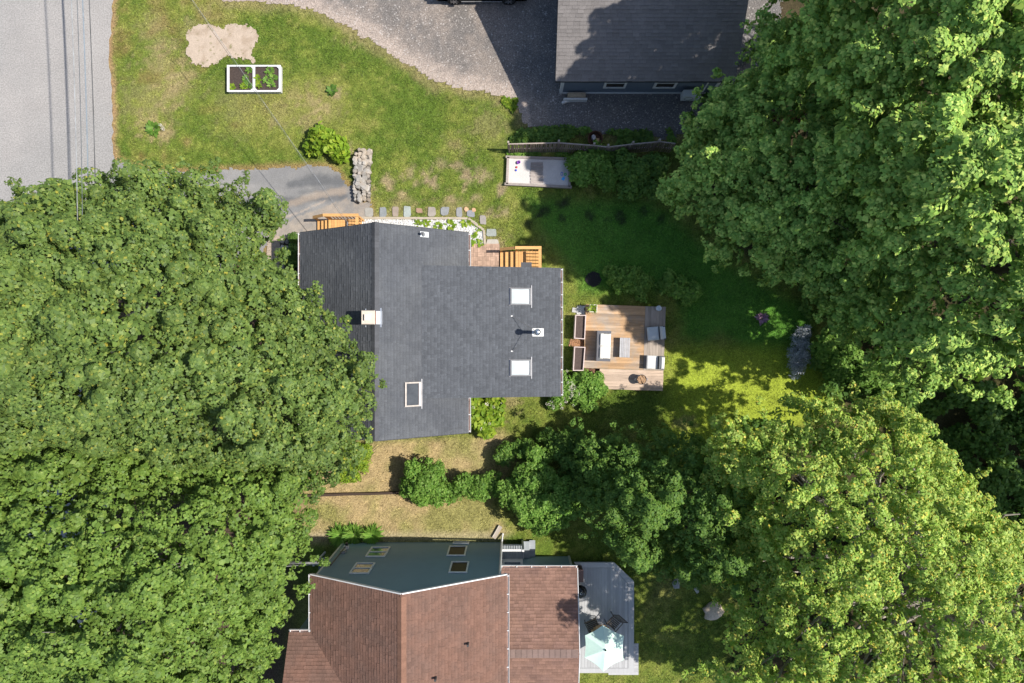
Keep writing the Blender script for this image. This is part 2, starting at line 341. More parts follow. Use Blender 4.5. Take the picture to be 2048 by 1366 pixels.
def lerp(a, b, t): return a * (1 - t[..., None]) + b * t[..., None]
def capsule(px, py, pts):
    d = np.full(len(px), 1e9)
    for (ax, ay, ar), (bx, by, br) in zip(pts[:-1], pts[1:]):
        vx, vy = bx - ax, by - ay; t = np.clip(((px - ax) * vx + (py - ay) * vy) / (vx * vx + vy * vy + 1e-9), 0, 1)
        d = np.minimum(d, np.hypot(px - ax - t * vx, py - ay - t * vy) / (ar + t * (br - ar)))
    return d
def drive_color(x, y):
    px, py = x * F / H + 1024, 683 - y * F / H; n1, n2 = fbm(x, y, 1.1, 51), fbm(x, y, 4., 52); n3 = fbm(x * .35, y * 1.6, 1.2, 53)
    c = lerp(A_([[.195, .190, .188]]), A_([[.245, .235, .225]]), sst(.35, .65, n1))
    for pts, k in (([(470, 402, 9), (560, 404, 10), (640, 398, 12), (690, 392, 9)], .85), ([(580, 368, 8), (640, 360, 12), (684, 368, 12)], .9), ([(600, 385, 6), (670, 378, 7)], .6)):
        c = lerp(c, A_([[.105, .107, .112]]) * (.8 + .5 * n2[:, None]), k * sst(1.5, .4, capsule(px, py, pts) + (n3 - .5) * 1.6 + (n2 - .5) * .5))
    e = polydist(np.c_[px, py], [(742, 400), (742, 440), (600, 480), (540, 478), (540, 468), (600, 440), (690, 402)]); ins = inpoly(np.c_[px, py], [(742, 396), (742, 440), (600, 480), (540, 478), (540, 462), (600, 432), (690, 398)])
    c = lerp(c, A_([[.335, .275, .220]]) * (.8 + .4 * n2[:, None]), .75 * sst(.3, .62, ins * .35 + n1 * .4 + (n2 - .5) * .3))
    c = lerp(c, A_([[.36, .30, .25]]), .8 * sst(1.2, .3, capsule(px, py, [(540, 446, 2.2), (600, 424, 2.2), (650, 402, 2.)]) + (n2 - .5)))
    c = lerp(c, A_([[.33, .26, .20]]), .6 * sst(1.3, .4, capsule(px, py, [(575, 410, 7), (640, 388, 8), (690, 380, 9)]) + (n2 - .5) * 1.3))
    return c
def gravel_color(x, y):
    px, py = x * F / H + 1024, 683 - y * F / H; n1, n2 = fbm(x, y, .8, 61), fbm(x, y, 3.5, 62)
    c = lerp(A_([[.150, .135, .125]]), A_([[.225, .190, .165]]), sst(.35, .65, n1 * .6 + n2 * .4))
    e = polydist(np.c_[px, py], GRAVEL); c = lerp(c, A_([[.39, .315, .265]]), .8 * sst(48, 8, e + (n2 - .5) * 50) * (px < 1060))
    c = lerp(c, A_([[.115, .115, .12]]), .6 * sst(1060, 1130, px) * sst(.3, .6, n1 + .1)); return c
grid_sheet("driveway", DRIVE, .012, .09, drive_color, mat("driveway_asphalt", (.2, .2, .2), rough=.88, var=.06, scale=3., fine=.12, finescale=22., bump=.2, bscale=80., attr="Col"), "short grey asphalt driveway with dark seal patches and sandy stains")
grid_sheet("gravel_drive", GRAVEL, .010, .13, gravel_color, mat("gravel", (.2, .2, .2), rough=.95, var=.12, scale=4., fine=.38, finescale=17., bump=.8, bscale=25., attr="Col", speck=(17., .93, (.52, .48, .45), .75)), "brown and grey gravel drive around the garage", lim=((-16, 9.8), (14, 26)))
def sandy_color(x, y):
    n = fbm(x, y, 3., 81); c = lerp(A_([[.42, .335, .26]]), A_([[.35, .27, .20]]), sst(.45, .7, n)); d = fbm(x, y, 6., 83); return lerp(c, A_([[.16, .15, .06]]), .8 * sst(.68, .76, d))
grid_sheet("sandy_patch", SANDY, .015, .055, sandy_color, mat("sandy_cells", (.4, .3, .2), rough=.95, var=.06, scale=3., fine=.12, finescale=22., bump=.4, bscale=20., attr="Col"), "bare patch of pale sandy soil in the front lawn", rag=.8)
struct(MB().sheet(rough_poly(PATHSTRIP, .2, .05, seed=6), .020), "sandy_path", mat("path_sand", (.34, .27, .21), var=.15, fine=.3, finescale=14.), label="sandy path between driveway and tree")
x_, y_, _ = at(1427, 1222)
solo(MB().rock(x_, y_, -.03, .55, .5, .22, .3, 14), "sand_pile", mat("pile_sand", (.52, .42, .33), rough=.95, var=.12, scale=4., fine=.2, finescale=18., bump=.5, bscale=14.), "low pile of pale sand under the oak's ragged edge", "sand pile", (x_, y_, 0), smooth=True)
struct(MB().sheet(rough_poly([(1170, 558), (1176, 546), (1187, 542), (1198, 547), (1203, 558), (1198, 569), (1187, 574), (1175, 569)], .06, .03, seed=13), .03), "mulch_circle", mat("black_mulch", (.012, .011, .013), var=.5, scale=20., fine=.5, finescale=40., bump=.8, bscale=30.), label="round black mulch circle in the shaded lawn")

# grass blades as real tufts
def grass():
    g = np.random.default_rng(5); n = 190000
    px = g.uniform(222, 1660, n); py = g.uniform(-15, 1380, n); q = np.c_[px, py]
    keep = ~((px < 560) & (py > 480)) & ~((px > 1500) & (py < 540)) & ~((py > 1085) & (px < 1160)) & ~((px > 610) & (px < 1118) & (py > 470) & (py < 860) & ~((px > 945) & (py < 530)) & ~((px > 945) & (py > 800)))
    keep &= ~((px > 1480) & (py > 830))
    for p in (ROAD, DRIVE, GRAVEL, PATHSTRIP, WHITEBED, SANDY): keep &= ~inpoly(q + g.normal(0, 2.5, q.shape), p)
    keep &= ~inpoly(q, [(1170, 607), (1334, 610), (1328, 782), (1200, 780), (1200, 740), (1168, 738)]) & ~inpoly(q, [(1010, 309), (1144, 313), (1142, 378), (1009, 372)])
    keep &= ~inpoly(q, [(1150, 1122), (1232, 1122), (1272, 1160), (1280, 1350), (1150, 1350)]) & ~inpoly(q, [(930, 488), (1000, 488), (1000, 540), (930, 540)])
    px, py = px[keep], py[keep]; x, y = (px - 1024) * H / F, (683 - py) * H / F; c = lawn_color(x, y)
    bare = (c[:, 0] > .235) | (c.sum(1) < .075); k2 = ~bare | (g.uniform(0, 1, len(x)) < .3); x, y, c = x[k2], y[k2], c[k2]
    m = 3; n = len(x); P = np.c_[x, y, np.full(n, -.02)].repeat(m, 0) + np.c_[g.normal(0, .035, (n * m, 2)), np.zeros(n * m)]
    a = g.uniform(0, 6.3, n * m); e = g.uniform(.15, 1.1, n * m)
    D = np.c_[np.cos(a) * np.cos(e), np.sin(a) * np.cos(e), np.sin(e)]; W = unit(np.cross(D, [0, 0, 1.])); L = g.uniform(.05, .12, n * m)[:, None]
    w = g.uniform(.010, .020, n * m)[:, None]
    V = np.stack([P - W * w, P + W * w, P + D * L], 1).reshape(-1, 3)
    cc = c.repeat(m, 0) * g.uniform(.6, 1.75, (n, 1)).repeat(m, 0) * g.uniform(.85, 1.3, (n * m, 1)) * np.array([1, 1, .9])
    o = np_mesh("grass", V, 3, mat("grass_blade", (.1, .15, .03), rough=.6, var=.1, attr="Col", spec=.25), colors=cc)
    _tag(o, "mown grass with dry patches across the lawns", None, None, "stuff")
grass()

# ------------------------------------------------------------------ building helpers
A = np.array
def slope(parent, O, U, V, W, S, slab_m, sh_m, name="roof", expo=.143, tabs=(.12, .17, .23, .30), t=.014, seed=1, lift=0.):
    """a roof plane: slab (part) and its shingle courses (sub-part); O eave corner, U along the eave, V up the slope"""
    O, U, V = A(O, float), unit(A(U, float)), unit(A(V, float)); N = unit(np.cross(U, V))
    if N[2] < 0: N = -N
    c = [O, O + U * W, O + U * W + V * S, O + V * S]
    slab = MB().add([p - N * .012 for p in c] + [p - N * .13 for p in c], [(0, 1, 2, 3), (7, 6, 5, 4), (0, 4, 5, 1), (1, 5, 6, 2), (2, 6, 7, 3), (3, 7, 4, 0)]).build(name, slab_m, parent)
    g = random.Random(seed); mb = MB(); r = 0; v = -.02
    while v < S:
        v1 = min(v + expo, S); u = -g.uniform(0, .25)
        while u < W:
            w = g.choice(tabs) * g.uniform(.9, 1.1); a, b = max(u, 0) + .003, min(u + w, W) - .001
            if b > a:
                k = t * g.choice((.75, 1., 1., 1.7)); dv = g.choice((0, 0, 0, .012)) 
                p0, p1 = O + U * a + V * (v + dv), O + U * b + V * (v + dv); q0, q1 = O + U * a + V * (v1 + .02), O + U * b + V * (v1 + .02)
                mb.add([p0 + N * k, p1 + N * k, q1 + N * .001, q0 + N * .001, p0 - N * .01, p1 - N * .01], [(0, 1, 2, 3), (4, 5, 1, 0)])
            u += w
        v += expo; r += 1
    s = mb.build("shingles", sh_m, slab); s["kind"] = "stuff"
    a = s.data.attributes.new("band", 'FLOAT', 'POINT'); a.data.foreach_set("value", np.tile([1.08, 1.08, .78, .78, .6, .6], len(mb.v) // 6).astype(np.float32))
    return slab
def ridge_caps(parent, p, q, d1, d2, m, step=.16, w=.19, name="ridge_shingle"):
    """overlapping cap shingles from p to q, wings falling along d1 and d2"""
    p, q = A(p, float), A(q, float); L = np.linalg.norm(q - p); u = (q - p) / L; d1, d2 = unit(A(d1, float)), unit(A(d2, float)); n = int(L / step); base = None
    for i in range(n):
        a = p + u * step * i
        if base is None:
            h0, h1 = A([0, 0, .05]), A([0, 0, .028]); e = u * (step * 1.15); t = -A([0, 0, .012])
            vs_ = [d1 * w + h0 * .7, h0, d2 * w + h0 * .7, d1 * w + h1 * .6 + e, h1 + e, d2 * w + h1 * .6 + e]
            vs_ += [x + t * 2 for x in vs_]
            fs = [(0, 1, 4, 3), (1, 2, 5, 4), (6, 7, 1, 0), (7, 8, 2, 1), (0, 3, 9, 6), (2, 8, 11, 5)]
            base = MB().add(vs_, fs).build(name, m, parent, local=True); base.location = A(a) - A(ORG[parent.name]); 
        else: copy_part(base, parent, A(a) - A(ORG[parent.name]))
def gutter(parent, p, q, out, m, hanger=.75, w=.075, name="gutter", inner=None):
    p, q, out = A(p, float), A(q, float), unit(A(out, float)); dz = A([0, 0, 1.])
    g = MB(); a, b = p, q
    prof = [out * .0 + dz * .0, out * .0 - dz * .10, out * w - dz * .10, out * w + dz * .005, out * (w + .018) + dz * .005, out * (w + .018) - dz * .11, -dz * .11 - out * .012, -out * .012]
    n = len(prof); g.add([a + x for x in prof] + [b + x for x in prof], [(i, (i + 1) % n, n + (i + 1) % n, n + i) for i in range(n)] + [(0, 1, 2, 3, 4, 5, 6, 7), tuple(range(8, 16))[::-1]])
    o = g.build(name, m, parent)
    MB().add([a + out * .004 - dz * .055, a + out * (w - .004) - dz * .055, b + out * (w - .004) - dz * .055, b + out * .004 - dz * .055], [(0, 1, 2, 3)]).build("leaf_litter", mat("gutter_litter", (.30, .20, .17), var=.4, scale=5.), o); L = np.linalg.norm(q - p); u = (q - p) / L; k = max(2, int(L / hanger)); first = None
    for i in range(k + 1):
        c = p + u * (.06 + (L - .12) * i / k)
        if first is None:
            first = MB().beam(out * -.06 + dz * .012, out * (w + .02) + dz * .012, .035, .006).build("hanger", m, o, local=True); first.location = c - A(ORG[o.name])
        else: copy_part(first, o, c - A(ORG[o.name]))
    return o
def siding(parent, x0, x1, top, y, z0, m, n=(0, 1), step=.13, xs=True, name="siding", out=1):
    """lap boards on a wall facing +-y (xs) or +-x; top(u) gives the wall's height"""
    mb = MB(); z = z0; zt = max(top(x0), top(x1), top((x0 + x1) / 2))
    while z < zt - .01:
        z1 = min(z + step, zt); us = np.linspace(x0, x1, 81); ok = [u for u in us if top(u) > z + step * .5]
        if len(ok) > 1:
            a, b = ok[0], ok[-1]; pr = .016 * out
            v = [(a, y + pr, z), (b, y + pr, z), (b, y, z1), (a, y, z1), (a, y, z), (b, y, z)]
            if not xs: v = [(yy, xx, zz) for xx, yy, zz in v]
            mb.add(v, [(0, 1, 2, 3), (4, 5, 1, 0)])
        z += step
    o = mb.build(name, m, parent); o["kind"] = "stuff"; return o
def wall_gable(parent, x0, x1, y0, y1, z0, ze, xr, zr, m, axis='x', name="wall"):
    """house body with gable ends at y0 and y1 (axis x: ridge runs along y)"""
    mb = MB(); pr = [(x0, z0), (x1, z0), (x1, ze), (xr, zr), (x0, ze)]
    f = (lambda u, z, w: (u, w, z)) if axis == 'x' else (lambda u, z, w: (w, u, z))
    n = 5; mb.add([f(u, z, y0) for u, z in pr] + [f(u, z, y1) for u, z in pr], [tuple(range(n)), tuple(range(n, 2 * n))[::-1]] + [(i, n + i, n + (i + 1) % n, (i + 1) % n) for i in range(n)])
    return mb.build(name, m, parent)
def window_y(parent, x0, x1, z0, z1, y, out, fm, gm, fw=.07, grille=True, name="window"):
    """window in a wall facing +-y: frame with pane and rail as sub-parts"""
    o = out; mb = MB(); a, b = y + .005 * o, y + .06 * o; ya, yb = min(a, b), max(a, b)
    mb.box(x0, x1, ya, yb, z0, z0 + fw).box(x0, x1, ya, yb, z1 - fw, z1).box(x0, x0 + fw, ya, yb, z0 + fw, z1 - fw).box(x1 - fw, x1, ya, yb, z0 + fw, z1 - fw)
    w = mb.build(name, fm, parent); c, d = y + .012 * o, y + .022 * o
    MB().box(x0 + fw, x1 - fw, min(c, d), max(c, d), z0 + fw, z1 - fw).build("pane", gm, w)
    if grille:
        e, h = y + .024 * o, y + .05 * o; zm = (z0 + z1) / 2
        MB().box(x0 + fw, x1 - fw, min(e, h), max(e, h), zm - .025, zm + .025).build("rail", fm, w)
    return w

M_WHITE = mat("white_paint", (.62, .61, .60), rough=.5, var=.06, scale=4., spec=.4)
M_GUT = mat("gutter_white", (.66, .65, .65), rough=.4, var=.08, scale=3., spec=.45)
M_ROOFDECK = mat("roof_edge", (.05, .05, .052), rough=.9)
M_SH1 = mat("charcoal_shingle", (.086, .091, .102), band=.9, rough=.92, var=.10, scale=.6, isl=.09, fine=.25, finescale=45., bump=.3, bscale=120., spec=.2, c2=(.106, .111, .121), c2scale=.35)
M_CAP1 = mat("charcoal_cap", (.080, .082, .090), rough=.92, var=.1, orand=.16, fine=.2, finescale=45., spec=.2)
M_GLASS = mat("dark_glass", (.03, .035, .04), rough=.06, var=.0, spec=.8)
M_METAL = mat("flashing_metal", (.62, .64, .66), rough=.32, var=.08, metal=.75, scale=8.)
M_BRICK = mat("brick", (.36, .17, .11), rough=.9, var=.15, orand=.25, scale=10.)
M_MORTAR = mat("mortar", (.45, .40, .36), rough=.95, var=.12)
M_CONC = mat("concrete", (.58, .50, .42), rough=.9, var=.1, scale=5., fine=.12)
M_STEEL = mat("steel_pipe", (.55, .57, .60), rough=.28, metal=.9, var=.05)
M_WALL1 = mat("siding_grey", (.30, .31, .32), rough=.7, var=.05)

# ------------------------------------------------------------------ the grey-roofed house
ZE, ZR, XR, XL, XE, YT, YB = 3.0, 5.56, -5.71, -9.61, -1.98, 4.95, -4.15
h1 = thing("house", "house with a charcoal shingle roof, brick chimney and three skylights", "house", (-4.5, .4, 0))
wall_gable(h1, XL + .3, XE - .3, YB + .25, YT - .25, 0, ZE + .1, XR, ZR - .2, M_WALL1)
MB().box(XE - .4, 1.95, -2.3, 3.1, 0, 3.08).build("wall", M_WALL1, h1)
MB().add([(-4.0, y, 4.15) for y in (-2.3, 3.1)] + [(1.95, y, 3.08) for y in (-2.3, 3.1)] + [(-4.0, y, 3.0) for y in (-2.3, 3.1)] + [(1.95, y, 3.0) for y in (-2.3, 3.1)],
         [(0, 1, 3, 2), (0, 2, 6, 4), (1, 5, 7, 3), (4, 6, 7, 5), (0, 4, 5, 1), (2, 3, 7, 6)]).build("wall", M_WALL1, h1)
top1 = lambda x: ZE + .1 + (ZR - .3 - ZE) * (1 - abs(x - XR) / 3.8)
siding(h1, XL + .3, XE - .3, top1, YT - .25, .2, M_WALL1, out=1); siding(h1, XL + .3, XE - .3, top1, YB + .25, .2, M_WALL1, out=-1)
siding(h1, -2.3, 1.95, lambda x: 3.05, 3.1, .2, M_WALL1, out=1); siding(h1, -2.3, 1.95, lambda x: 3.05, -2.3, .2, M_WALL1, out=-1)
siding(h1, -2.3, 3.1, lambda x: 3.05, 1.95, .2, M_WALL1, xs=False, out=1)
sL = math.hypot(XR - XL, ZR - ZE); sR = math.hypot(XE - XR, ZR - ZE)
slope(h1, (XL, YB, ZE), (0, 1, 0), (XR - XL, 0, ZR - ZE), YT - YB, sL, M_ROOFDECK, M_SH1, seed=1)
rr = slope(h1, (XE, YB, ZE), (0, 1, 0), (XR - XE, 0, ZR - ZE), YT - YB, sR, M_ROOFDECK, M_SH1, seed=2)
ridge_caps(rr, (XR, YB, ZR), (XR, YT, ZR), (-3.9, 0, -2.56), (3.73, 0, -2.56), M_CAP1, step=.26, w=.19)
# low-pitch rear wing
WX, WZ, WS = 2.19, 3.2, .186
wl = math.hypot(6.12, 6.12 * WS)
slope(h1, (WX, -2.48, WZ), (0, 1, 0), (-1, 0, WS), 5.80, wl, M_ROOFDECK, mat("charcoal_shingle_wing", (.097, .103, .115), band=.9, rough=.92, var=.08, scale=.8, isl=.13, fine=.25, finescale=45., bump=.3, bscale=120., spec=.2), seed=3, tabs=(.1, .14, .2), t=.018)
wz = lambda x: WZ + WS * (WX - x)
mz = lambda x: ZE + (ZR - ZE) * (XE - x) / (XE - XR)
# white drip edges along the gables
for (a, b) in (((XL, YT), (XR, YT)), ((XR, YT), (XE, YT)), ((XL, YB), (XR, YB)), ((XR, YB), (XE, YB))):
    za, zb = (ZE if a[0] != XR else ZR), (ZE if b[0] != XR else ZR); s = .012 if a[1] > 0 else -.012
    MB().beam((a[0], a[1] + s, za - .07), (b[0], b[1] + s, zb - .07), .02, .11).build("rake_trim", M_ROOFDECK, h1)
gutter(h1, (XE + .015, YB + .02, ZE - .01), (XE + .015, -2.50, ZE - .01), (1, 0, 0), M_GUT, .55)
gutter(h1, (XE + .015, 3.36, ZE - .01), (XE + .015, YT - .02, ZE - .01), (1, 0, 0), M_GUT, .55)
gutter(h1, (WX + .015, -2.46, WZ - .01), (WX + .015, 3.30, WZ - .01), (1, 0, 0), M_GUT, .56)
gutter(h1, (XL - .015, YB + .02, ZE - .01), (XL - .015, YT - .02, ZE - .01), (-1, 0, 0), M_GUT, .9)
# chimney
ch = MB().box(-6.19, -5.68, .74, 1.25, 4.95, 5.80).build("chimney", M_MORTAR, h1)
for r in range(11):
    z = 4.97 + r * .075; off = .11 if r % 2 else 0
    for (p0, p1, fx, s) in ((.735, 1.255, -5.68, 1), (.735, 1.255, -6.19, -1)):
        y = p0 - off
        while y < p1 - .02:
            a, b = max(y, p0), min(y + .21, p1)
            if b - a > .03: MB().box(min(fx, fx + s * .012), max(fx, fx + s * .012), a + .005, b - .005, z, z + .062).build("brick", M_BRICK, ch)
            y += .22
    for (fy, s) in ((.74, -1), (1.25, 1)):
        x = -6.19 - off
        while x < -5.70:
            a, b = max(x, -6.19), min(x + .21, -5.68)
            if b - a > .03: MB().box(a + .005, b - .005, min(fy, fy + s * .012), max(fy, fy + s * .012), z, z + .062).build("brick", M_BRICK, ch)
            x += .22
MB().add([(-6.23, .70, 5.80), (-5.66, .70, 5.80), (-5.66, 1.29, 5.80), (-6.23, 1.29, 5.80), (-6.20, .73, 5.875), (-5.69, .73, 5.875), (-5.69, 1.26, 5.875), (-6.20, 1.26, 5.875)],
         [(0, 3, 2, 1), (4, 5, 6, 7), (0, 1, 5, 4), (1, 2, 6, 5), (2, 3, 7, 6), (3, 0, 4, 7)]).build("cap", M_CONC, ch)
MB().box(-6.09, -5.86, .86, 1.12, 5.877, 5.93).build("flue_lid", mat("flue_tile", (.62, .56, .50), var=.1), ch)
MB().box(-6.10, -6.075, .86, 1.12, 5.877, 5.94).build("flue_slot", mat("soot", (.02, .02, .02)), ch)
f = MB(); f.quad((-5.66, .72, mz(-5.66) + .055), (-5.44, .72, mz(-5.44) + .03), (-5.44, 1.27, mz(-5.44) + .03), (-5.66, 1.27, mz(-5.66) + .055)); f.build("flashing", M_METAL, ch)
MB().box(-5.52, -5.45, .60, 1.40, mz(-5.48) + .03, mz(-5.48) + .05).build("flashing", M_METAL, ch)
for y in (.64, 1.34): MB().box(-6.18, -6.10, y - .035, y + .035, 5.20, 5.30).build("flashing", M_METAL, ch)
# skylights
def skylight(px0, px1, py0, py1, zf, dark=False):
    zc = zf(at((px0 + px1) / 2, 0, 4.)[0]); x0, x1 = at(px0, 0, zc)[0], at(px1, 0, zc)[0]; y1, y0 = at(0, py0, zc)[1], at(0, py1, zc)[1]; fw = .06; e = .11
    P = lambda x, y, d: (x, y, zf(x) + d)
    fr = MB()
    for (a, b, c, d) in ((x0, x1, y0, y0 + fw), (x0, x1, y1 - fw, y1), (x0, x0 + fw, y0 + fw, y1 - fw), (x1 - fw, x1, y0 + fw, y1 - fw)):
        v = [P(x, y, h) for h in (.0, e) for (x, y) in ((a, c), (b, c), (b, d), (a, d))]
        fr.add(v, [(4, 5, 6, 7), (0, 1, 5, 4), (1, 2, 6, 5), (2, 3, 7, 6), (3, 0, 4, 7)])
    s = fr.build("skylight", mat("skylight_frame", (.16, .16, .17), rough=.5) if not dark else mat("skylight_frame_tan", (.42, .37, .33), rough=.5), h1)
    if dark:
        MB().quad(P(x0 + fw, y0 + fw, .07), P(x1 - fw, y0 + fw, .07), P(x1 - fw, y1 - fw, .07), P(x0 + fw, y1 - fw, .07)).build("pane", mat("skylight_glass", (.055, .06, .065), rough=.08, spec=.6, var=.3, scale=3.), s)
        MB().quad(P(x1 - .08, y0 + .03, e + .012), P(x1 - .02, y0 + .03, e + .012), P(x1 - .02, y1 - .03, e + .012), P(x1 - .08, y1 - .03, e + .012)).build("trim", mat("pinkish_trim", (.66, .58, .58), rough=.4), s)
    else:
        n = 6; pm = MB(); xs = np.linspace(x0 + fw * 1.02, x1 - fw * 1.02, n + 1); ys = np.linspace(y0 + fw * 1.02, y1 - fw * 1.02, n + 1)
        for i in range(n + 1):
            for j in range(n + 1): pm.v.append(P(xs[i], ys[j], .07 + .07 * (1 - abs(2 * i / n - 1) ** 3) * (1 - abs(2 * j / n - 1) ** 3)))
        pm.f = [(i * (n + 1) + j, (i + 1) * (n + 1) + j, (i + 1) * (n + 1) + j + 1, i * (n + 1) + j + 1) for i in range(n) for j in range(n)]
        pm.build("pane", mat("white_dome", (.52, .57, .59), rough=.35, var=.12, scale=3., spec=.4, stretch=(.6, 8, 1)), s, smooth=True)
    MB().box(x1 + .005, x1 + .045, y0 - .12, y1 + .12, zf(x1) + .01, zf(x1) + .04).build("flashing", mat("sill_flash", (.45, .44, .45), rough=.5), s)
    MB().box(x0 - .06, x0 - .004, y0 - .02, y1 + .02, zf(x0) + .01, zf(x0) + .035).build("flashing", mat("grey_flash", (.35, .33, .33), rough=.5, metal=.4), s)
skylight(1021, 1062, 576, 610, wz); skylight(1021, 1062, 719, 752, wz); skylight(812, 841, 764, 813, mz, True)
# stove pipe with braces
px_, py_ = 1.10, .41
sp = MB().tube([(px_, py_, wz(px_) - .05), (px_, py_, 4.5)], .075, 16).build("stove_pipe", M_STEEL, h1, smooth=True)
MB().lathe([(.03, 4.50), (.125, 4.49), (.13, 4.60), (.10, 4.635), (.14, 4.64), (.13, 4.69), (.07, 4.735), (.0, 4.75)], (px_, py_, 0), 20).build("cap", M_STEEL, sp, smooth=True)
MB().lathe([(.17, wz(px_) + .01), (.15, wz(px_) + .03), (.085, wz(px_) + .14), (.08, wz(px_) + .16)], (px_, py_, 0), 16).build("collar", M_STEEL, sp)
MB().add([(x, y, wz(x) + .03) for x, y in ((px_ - .2, py_ - .18), (px_ + .32, py_ - .18), (px_ + .32, py_ + .18), (px_ - .2, py_ + .18))], [(0, 1, 2, 3)]).build("flashing", M_WHITE, sp)
for qy in (1.13, -.43):
    MB().tube([(px_, py_, 4.35), (0.02, qy, wz(.02) + .05)], .011, 5).build("brace", mat("brace_steel", (.30, .28, .27), rough=.4, metal=.6), sp)
    MB().box(-.05, .04, qy - .03, qy + .03, wz(0) + .015, wz(0) + .05).build("brace_foot", M_WHITE, sp)
# plumbing vent
vx, vy = -3.88, 4.66; zz = mz(vx)
vp = MB().tube([(vx, vy, zz - .05), (vx, vy, zz + .34)], .055, 12).build("vent_pipe", mat("vent_dark", (.10, .10, .105), rough=.6), h1)
MB().add([(x, y, mz(x) + .03) for x, y in ((vx - .1, vy - .12), (vx + .24, vy - .12), (vx + .24, vy + .12), (vx - .1, vy + .12))], [(0, 1, 2, 3)]).build("flashing", M_METAL, vp)
MB().lathe([(.11, zz + .02), (.062, zz + .16), (.058, zz + .17)], (vx, vy, 0), 12).build("collar", M_METAL, vp)
# hood over the rear door, service mast
MB().box(.41, .90, 3.30, 3.62, 2.72, 2.80).build("door_hood", M_CAP1, h1)
MB().box(.45, 1.15, 3.118, 3.15, .62, 2.6).build("door", M_WHITE, h1)
mx_, my_ = at(697, 449, 3.6)[:2]
mast = MB().tube([(mx_, my_ - .35, 1.2), (mx_, my_ - .3, 3.2), (mx_ - .02, my_ - .05, 3.75), (mx_ - .03, my_ + .08, 3.68)], .03, 8).build("service_mast", mat("mast_grey", (.3, .3, .31), rough=.5, metal=.5), h1)

# wooden steps ------------------------------------------------------
M_CEDAR = mat("new_cedar", (.60, .33, .125), rough=.7, var=.15, scale=3., orand=.12, fine=.1, finescale=30., stretch=(1, 6, 6))
def wood_steps(name, label, x0, xa, x1, yw, yn, n=3, zl=.6, end_rail=True, extra=False):
    t = thing(name, label, "steps", ((x0 + x1) / 2, (yw + yn) / 2, 0)); tw = (xa - x0) / n
    for i in range(n):
        z = zl * (i + 1) / (n + 1)
        MB().box(x0 + i * tw + .015, x0 + (i + 1) * tw + .02, yw + .02, yn, z - .035, z).build("tread", M_CEDAR, t)
    for y in (yw + .05, yn - .05):
        MB().add([(x0, y - .02, 0), (x0 + .12, y - .02, .0), (xa, y - .02, .2), (xa, y - .02, zl - .05), (x0, y + .02, 0), (x0 + .12, y + .02, .0), (xa, y + .02, .2), (xa, y + .02, zl - .05)],
                 [(0, 1, 2, 3), (7, 6, 5, 4), (0, 4, 5, 1), (1, 5, 6, 2), (2, 6, 7, 3), (3, 7, 4, 0)]).build("stringer", M_CEDAR, t)
    x = xa
    while x < x1 - .05:
        b = min(x + .138, x1); MB().box(x + .004, b - .004, yw + .02, yn, zl - .03, zl).build("landing_board", M_CEDAR, t); x += .142
    for (xx, yy) in ((xa + .05, yn - .05), (x1 - .05, yn - .05), (x1 - .05, yw + .1)):
        MB().box(xx - .045, xx + .045, yy - .045 + .06, yy + .045 + .06, 0, zl + .93).build("post", M_CEDAR, t)
    yr = yn + .01
    MB().beam((xa - .02, yr, zl + .945), (x1 + .04, yr, zl + .945), .14, .035).build("handrail", M_CEDAR, t)
    MB().beam((x0 + .02, yr, .95), (xa - .02, yr, zl + .92), .14, .035).build("handrail", M_CEDAR, t)
    MB().box(x0 + .02, x0 + .11, yr - .045, yr + .045, 0, .93).build("post", M_CEDAR, t)
    if end_rail:
        MB().box(x1 - .1, x1 + .04, yw + .02, yn - .07, zl + .925, zl + .96).build("handrail", M_CEDAR, t)
        y = yw + .2
        while y < yn - .1: MB().box(x1 - .05, x1 - .01, y - .02, y + .02, zl, zl + .925).build("baluster", M_CEDAR, t); y += .16
    x = xa + .18
    while x < x1 - .1: MB().box(x - .02, x + .02, yr - .02, yr + .02, zl + .05, zl + .925).build("baluster", M_CEDAR, t); x += .16
    return t
wood_steps("wooden_steps", "orange cedar steps and railed landing at the driveway end of the house", -9.66, -8.98, -7.34, 4.72, 6.0)
wood_steps("wooden_steps", "orange cedar steps with end railing beside the brick patio", -.60, .17, 1.36, 3.13, 4.45)
mt = thing("hose_reel", "grey hose reel fixed beside the rear cedar steps", "hose reel", (1.6, 3.16, 0))
MB().torus((1.6, 3.3, .55), .13, .03, 16, 6).build("hose", mat("hose_grey", (.5, .5, .48), rough=.5), mt)
MB().box(1.56, 1.64, 3.13, 3.42, .40, .50).build("bracket", M_METAL, mt)

# ------------------------------------------------------------------ the brown-roofed house
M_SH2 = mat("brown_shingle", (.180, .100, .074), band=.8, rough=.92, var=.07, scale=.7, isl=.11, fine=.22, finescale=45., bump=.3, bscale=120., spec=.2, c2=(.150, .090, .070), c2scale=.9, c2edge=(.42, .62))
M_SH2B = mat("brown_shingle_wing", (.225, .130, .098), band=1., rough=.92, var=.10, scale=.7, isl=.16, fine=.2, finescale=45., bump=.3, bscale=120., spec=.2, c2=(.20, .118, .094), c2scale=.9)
M_CAP2 = mat("brown_cap", (.20, .108, .075), rough=.92, var=.1, orand=.12, fine=.2, finescale=45., spec=.2)
M_WALL2 = mat("siding_sage", (.195, .280, .295), rough=.65, var=.05, scale=1.2, spec=.3)
GE, GR, GXR, GXL, GXE, GY, GB = 5.15, 7.38, -4.31, -8.50, -.23, -9.85, -20.0
h2 = thing("house", "tall sage green house with a brown shingle roof and white gutters", "house", (-4, -14, 0))
wall_gable(h2, GXL + .15, GXE - .33, GB + .3, GY - .15, -.1, GE, GXR, GR - .22, M_WALL2)
